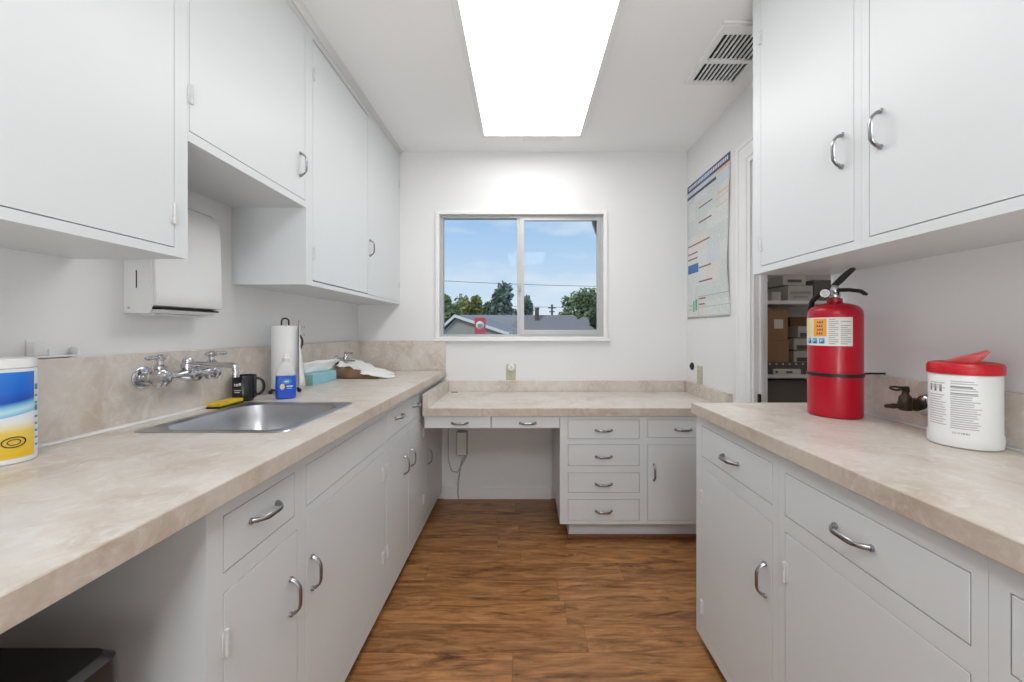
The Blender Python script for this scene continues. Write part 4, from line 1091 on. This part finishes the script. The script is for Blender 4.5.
for k, lab_ in enumerate(('lowest pale pack in the stack beside the extinguisher through the doorway', 'middle pale pack of the stack beside the extinguisher through the doorway', 'topmost pale pack of the stack beside the extinguisher through the doorway')):
    box_thing('storage_pack', lab_, 'pack', 794 + (4 if k == 2 else 0), 812, S2 + .075 + k * .076, .070, M['palebox'], dep=.12, parts=[('dark_window', M['greybox'], .15, .9, .06, .42)], group='pale packs stacked on the doorway shelf')
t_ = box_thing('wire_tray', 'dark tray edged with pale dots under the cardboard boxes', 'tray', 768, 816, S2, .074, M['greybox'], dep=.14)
for k in range(7):
    x = px(769.5 + k * 6.6, Ys); obj('dot', MB().ball((x, Ys - .003, S2 + .064), .006, 8), M['cream'], t_)
box_thing('storage_box', 'flat white box lying along the lower doorway shelf edge', 'box', 774, 801, S2, .034, M['labelpaper'], Yf=2.402, dep=.016, parts=[('printed_text', M['inkdark'], .05, .14, .3, .7), ('printed_text', M['inkdark'], .45, .68, .3, .65)], group=gS)
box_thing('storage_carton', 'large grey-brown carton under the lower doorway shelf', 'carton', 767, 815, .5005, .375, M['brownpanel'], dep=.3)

# ------------------------------------------------------------------ outside
GZ = -2.6
struct('ground', MB().box(-90, 90, 3.6, 160, GZ - .2, GZ), M['ground'])
def wpt(u, v, Y): return Vector(((u - 523) * Y / 392, Y, 1.18 - (v - 331) * Y / 392))
def house(label, Yg, apex_u, apex_v, wl, wr, eave_v, ridge_len, roofm, ext_dir=(1, .12)):
    """gable front at Yg; roof ridge runs back and to the right"""
    A = wpt(apex_u, apex_v, Yg); eL = wpt(wl, eave_v, Yg); eR = wpt(wr, eave_v, Yg)
    t = thing('house', label, 'house', (A.x, Yg, GZ))
    rd = Vector((ext_dir[0], ext_dir[1], 0)).normalized() * ridge_len
    obj('gable_wall', MB().prism([(eL.x + .25, Yg, GZ), (eR.x - .25, Yg, GZ), (eR.x - .25, Yg, eR.z + .0), (A.x, Yg, A.z - .12), (eL.x + .25, Yg, eL.z)], rd * .9), M['stucco'], t)
    up_ = Vector((0, 0, .15)); back = Vector((-rd.x, -rd.y, 0)).normalized() * .3
    for e_, nm in ((eL, 'roof'), (eR, 'roof')):
        obj(nm, MB().prism([A + back, e_ + back, e_ + back + up_, A + back + up_], rd), roofm, t)
    for e_ in (eL, eR):
        dv = (e_ - A).normalized(); bk2 = back * 1.15
        obj('fascia', MB().prism([A + bk2 + up_ * 1.2, e_ + bk2 + up_ * 1.2, e_ + bk2 - up_ * .3, A + bk2 - up_ * .3], back * -.4), M['fascia'], t)
    return t
house('neighbour house with white-edged grey gable low in left window pane', 30, 456, 317, 436, 510, 335, 10, M['shingle'], (.18, 1))
# long low roofs behind
def hip(name, label, Y, u0, u1, ur0, ur1, v_e, v_r, dep, m, chim=None):
    t = thing('house', label, 'house', tuple(wpt((u0 + u1) / 2, 331, Y).xy) + (GZ,))
    e0, e1 = wpt(u0, v_e, Y), wpt(u1, v_e, Y); r0, r1 = wpt(ur0, v_r, Y + dep / 2), wpt(ur1, v_r, Y + dep / 2)
    b0, b1 = e0 + Vector((0, dep, 0)), e1 + Vector((0, dep, 0))
    mb = MB(); v = [mb.bm.verts.new(p) for p in (e0, e1, b1, b0, r0, r1)]
    for ids in ((0, 1, 5, 4), (1, 2, 5), (2, 3, 4, 5), (3, 0, 4), (3, 2, 1, 0)): mb.bm.faces.new([v[i] for i in ids])
    obj('roof', mb, m, t)
    obj('wall', MB().box(e0.x + .4, e1.x - .4, Y + .4, Y + dep - .4, GZ, e0.z), M['stucco'], t)
    if chim:
        u, v0, v1, w = chim; p = wpt(u, v0, Y + dep * .35); q_ = wpt(u, v1, Y + dep * .35)
        obj('chimney', MB().box(p.x - w, p.x + w, Y + dep * .35, Y + dep * .35 + 2 * w, q_.z - 1.0, p.z, .05), M['brick'], t)
        obj('chimney_cap', MB().box(p.x - w * 1.25, p.x + w * 1.25, Y + dep * .35 - .1, Y + dep * .35 + 2 * w + .1, p.z, p.z + .12), M['brick'], t)
    return t
hip('house', 'house with long grey roof behind the white gable', 56, 452, 540, 458, 527, 334, 315, 9, M['shingle'], None)
hip('house', 'low house with brown-grey hip roof and dark chimney in right window pane', 44, 500, 592, 522, 574, 335, 315, 8, M['shingle2'], (537, 308.5, 318, .24))
hip('house', 'brown roofed house at the lower right corner of the window', 60, 560, 640, 582, 622, 334, 317, 8, M['shingle2'], None)

def tree(label, u, v_top, v_bot, Y, wpx, leafm, seed, group, ncl=14, nleaf=190, ls=.40):
    rnd = random.Random(seed)
    c = wpt(u, (v_top + v_bot) / 2, Y); hz = (v_bot - v_top) / 2 * Y / 392; hx = wpx / 2 * Y / 392
    t = thing('tree', label, 'tree', (c.x, Y, GZ), group)
    mb = MB(); cls = []
    for k in range(ncl):
        while True:
            p = Vector((rnd.uniform(-1, 1), rnd.uniform(-1, 1), rnd.uniform(-1, 1)))
            if p.length < 1: break
        cls.append((Vector((c.x + p.x * hx * .72, c.y + p.y * hx * .72, c.z + p.z * hz * .72)), rnd.uniform(.28, .42)))
    for (cc, k) in cls:
        for i in range(nleaf):
            d = Vector((rnd.gauss(0, 1), rnd.gauss(0, 1), rnd.gauss(0, 1))).normalized() * (rnd.random() ** .4)
            p = cc + Vector((d.x * hx * k, d.y * hx * k, d.z * hz * k * 1.1))
            a = Vector((rnd.gauss(0, 1), rnd.gauss(0, 1), rnd.gauss(0, 1))).normalized(); b_ = a.orthogonal().normalized()
            s_ = ls * rnd.uniform(.6, 1.2)
            mb.quad(p - a * s_ - b_ * s_ * .5, p + a * s_ - b_ * s_ * .5, p + a * s_ + b_ * s_ * .5, p - a * s_ + b_ * s_ * .5)
    obj('foliage', mb, leafm, t, normals=False)
    tk = MB().tube([(c.x, Y, GZ), (c.x + .1, Y, c.z - hz * .5), (c.x - .05, Y, c.z + hz * .3)], [.35, .25, .12], n=8)
    for (cc, k) in cls[:6]: tk.tube([(c.x, Y, c.z - hz * .6), tuple((cc + Vector((c.x, Y, c.z))) / 2), tuple(cc)], [.15, .1, .05], n=6)
    obj('trunk', tk, M['bark'], t)
gT = 'trees beyond the roofs outside the window'
tree('rounded yellow-green topped tree at far left of the window', 466, 287, 338, 92, 42, M['leaf_yellow'], 1, gT)
tree('dark green tree at the left edge of the window view', 446, 294, 338, 76, 36, M['leaf_mid'], 2, gT)
tree('low dark tree between the yellow-green tree and tall grey-green one', 487, 291, 338, 108, 46, M['leaf_dark'], 3, gT)
tree('tallest airy grey-green tree left of the window meeting stile', 505, 282, 334, 76, 40, M['leaf_grey'], 4, gT, 18, 120)
tree('small tree top right of the meeting stile beside chimney', 526, 293, 330, 80, 14, M['leaf_grey'], 5, gT, 8, 80)
tree('broad green tree on right side of the window view', 584, 283, 338, 75, 60, M['leaf_mid'], 6, gT, 20, 170)
tree('lower dark shrub tree in front of the right-hand roof', 600, 304, 336, 55.5, 24, M['leaf_dark'], 7, gT, 12, 120)
# wires and pole
pl = thing('utility_pole', 'distant wooden utility pole with crossarm above right roof', 'utility pole', (wpt(552, 331, 56).x, 56, GZ))
a_ = wpt(552, 304.5, 56)
obj('pole', MB().tube([(a_.x, 56, GZ), tuple(a_)], [.20, .15], n=8), M['bark'], pl)
obj('crossarm', MB().box(a_.x - .55, a_.x + .55, 55.9, 56.1, a_.z - .55, a_.z - .38).box(a_.x - .4, a_.x + .4, 55.9, 56.1, a_.z - 1.1, a_.z - .95), M['bark'], pl)
def wire(label, p, q_, sag, r):
    mb = MB(); mb.tube([p.lerp(q_, i / 16) - Vector((0, 0, sag * 4 * (i / 16) * (1 - i / 16))) for i in range(17)], r, n=6)
    o = obj('power_line', mb, M['wire'], None, loc=tuple(p)); tag(o, label, 'cable', 'power lines outside the window')
wire('thin overhead cable highest across both window panes', wpt(380, 277, 26), wpt(660, 287, 26), .15, .016)
wire('lower overhead cable at tree height crossing the window', wpt(380, 301, 45), wpt(680, 308, 45), .25, .022)
# eave of the own roof, upper right of window
ev = thing('roof_eave', 'grey eave end outside the top right corner of the window', 'eave', (.65, 3.2, 2.1))
e0 = wpt(592.5, 219.5, 3.2); e1 = wpt(600, 234, 3.2)
obj('rafter_tail', MB().prism([(e0.x, 3.2, e0.z + .06), (e0.x + .004, 3.2, e0.z - .02), (e0.x + .03, 3.2, e1.z + .02), (e0.x + .05, 3.2, e1.z - .02), (e1.x + .35, 3.2, e1.z - .02), (e1.x + .35, 3.2, e0.z + .06)], (0, .05, 0)), M['eave'], ev)
obj('soffit', MB().box(e0.x, e1.x + .5, 2.9, 3.25, e0.z + .06, e0.z + .09), M['eave'], ev)
# red sign
sg = thing('red_sign', 'red square sign with white disc on a post outside the left pane', 'sign', (wpt(480, 331, 12).x, 12, GZ))
s0, s1 = wpt(474.5, 317.5, 12), wpt(485.5, 334, 12)
obj('panel', MB().box(s0.x, s1.x, 12, 12.02, s1.z, s0.z, .006), M['signred'], sg)
cxs, czs = (s0.x + s1.x) / 2, s0.z - (s0.z - s1.z) * .47
obj('disc', MB().lathe((cxs, 11.998, czs), [(.125, 0), (.125, -.006), (.0, -.006)], n=28, axis='y', cap1=False), M['labelpaper'], sg)
mk_ = MB()
for (m0, m1, mz) in ((-.07, -.035, .028), (-.025, .01, .028), (.022, .07, .028), (-.075, -.02, -.012), (-.01, .03, -.012), (.04, .075, -.012), (-.05, .045, -.052)):
    mk_.box(cxs + m0, cxs + m1, 11.988, 11.9915, czs + mz - .012, czs + mz + .014)
obj('marks', mk_, M['inkdark'], sg)
obj('post', MB().tube([(cxs, 12.04, GZ), (cxs, 12.04, s0.z - .05)], .03, n=10), M['greypl'], sg, smooth=True)
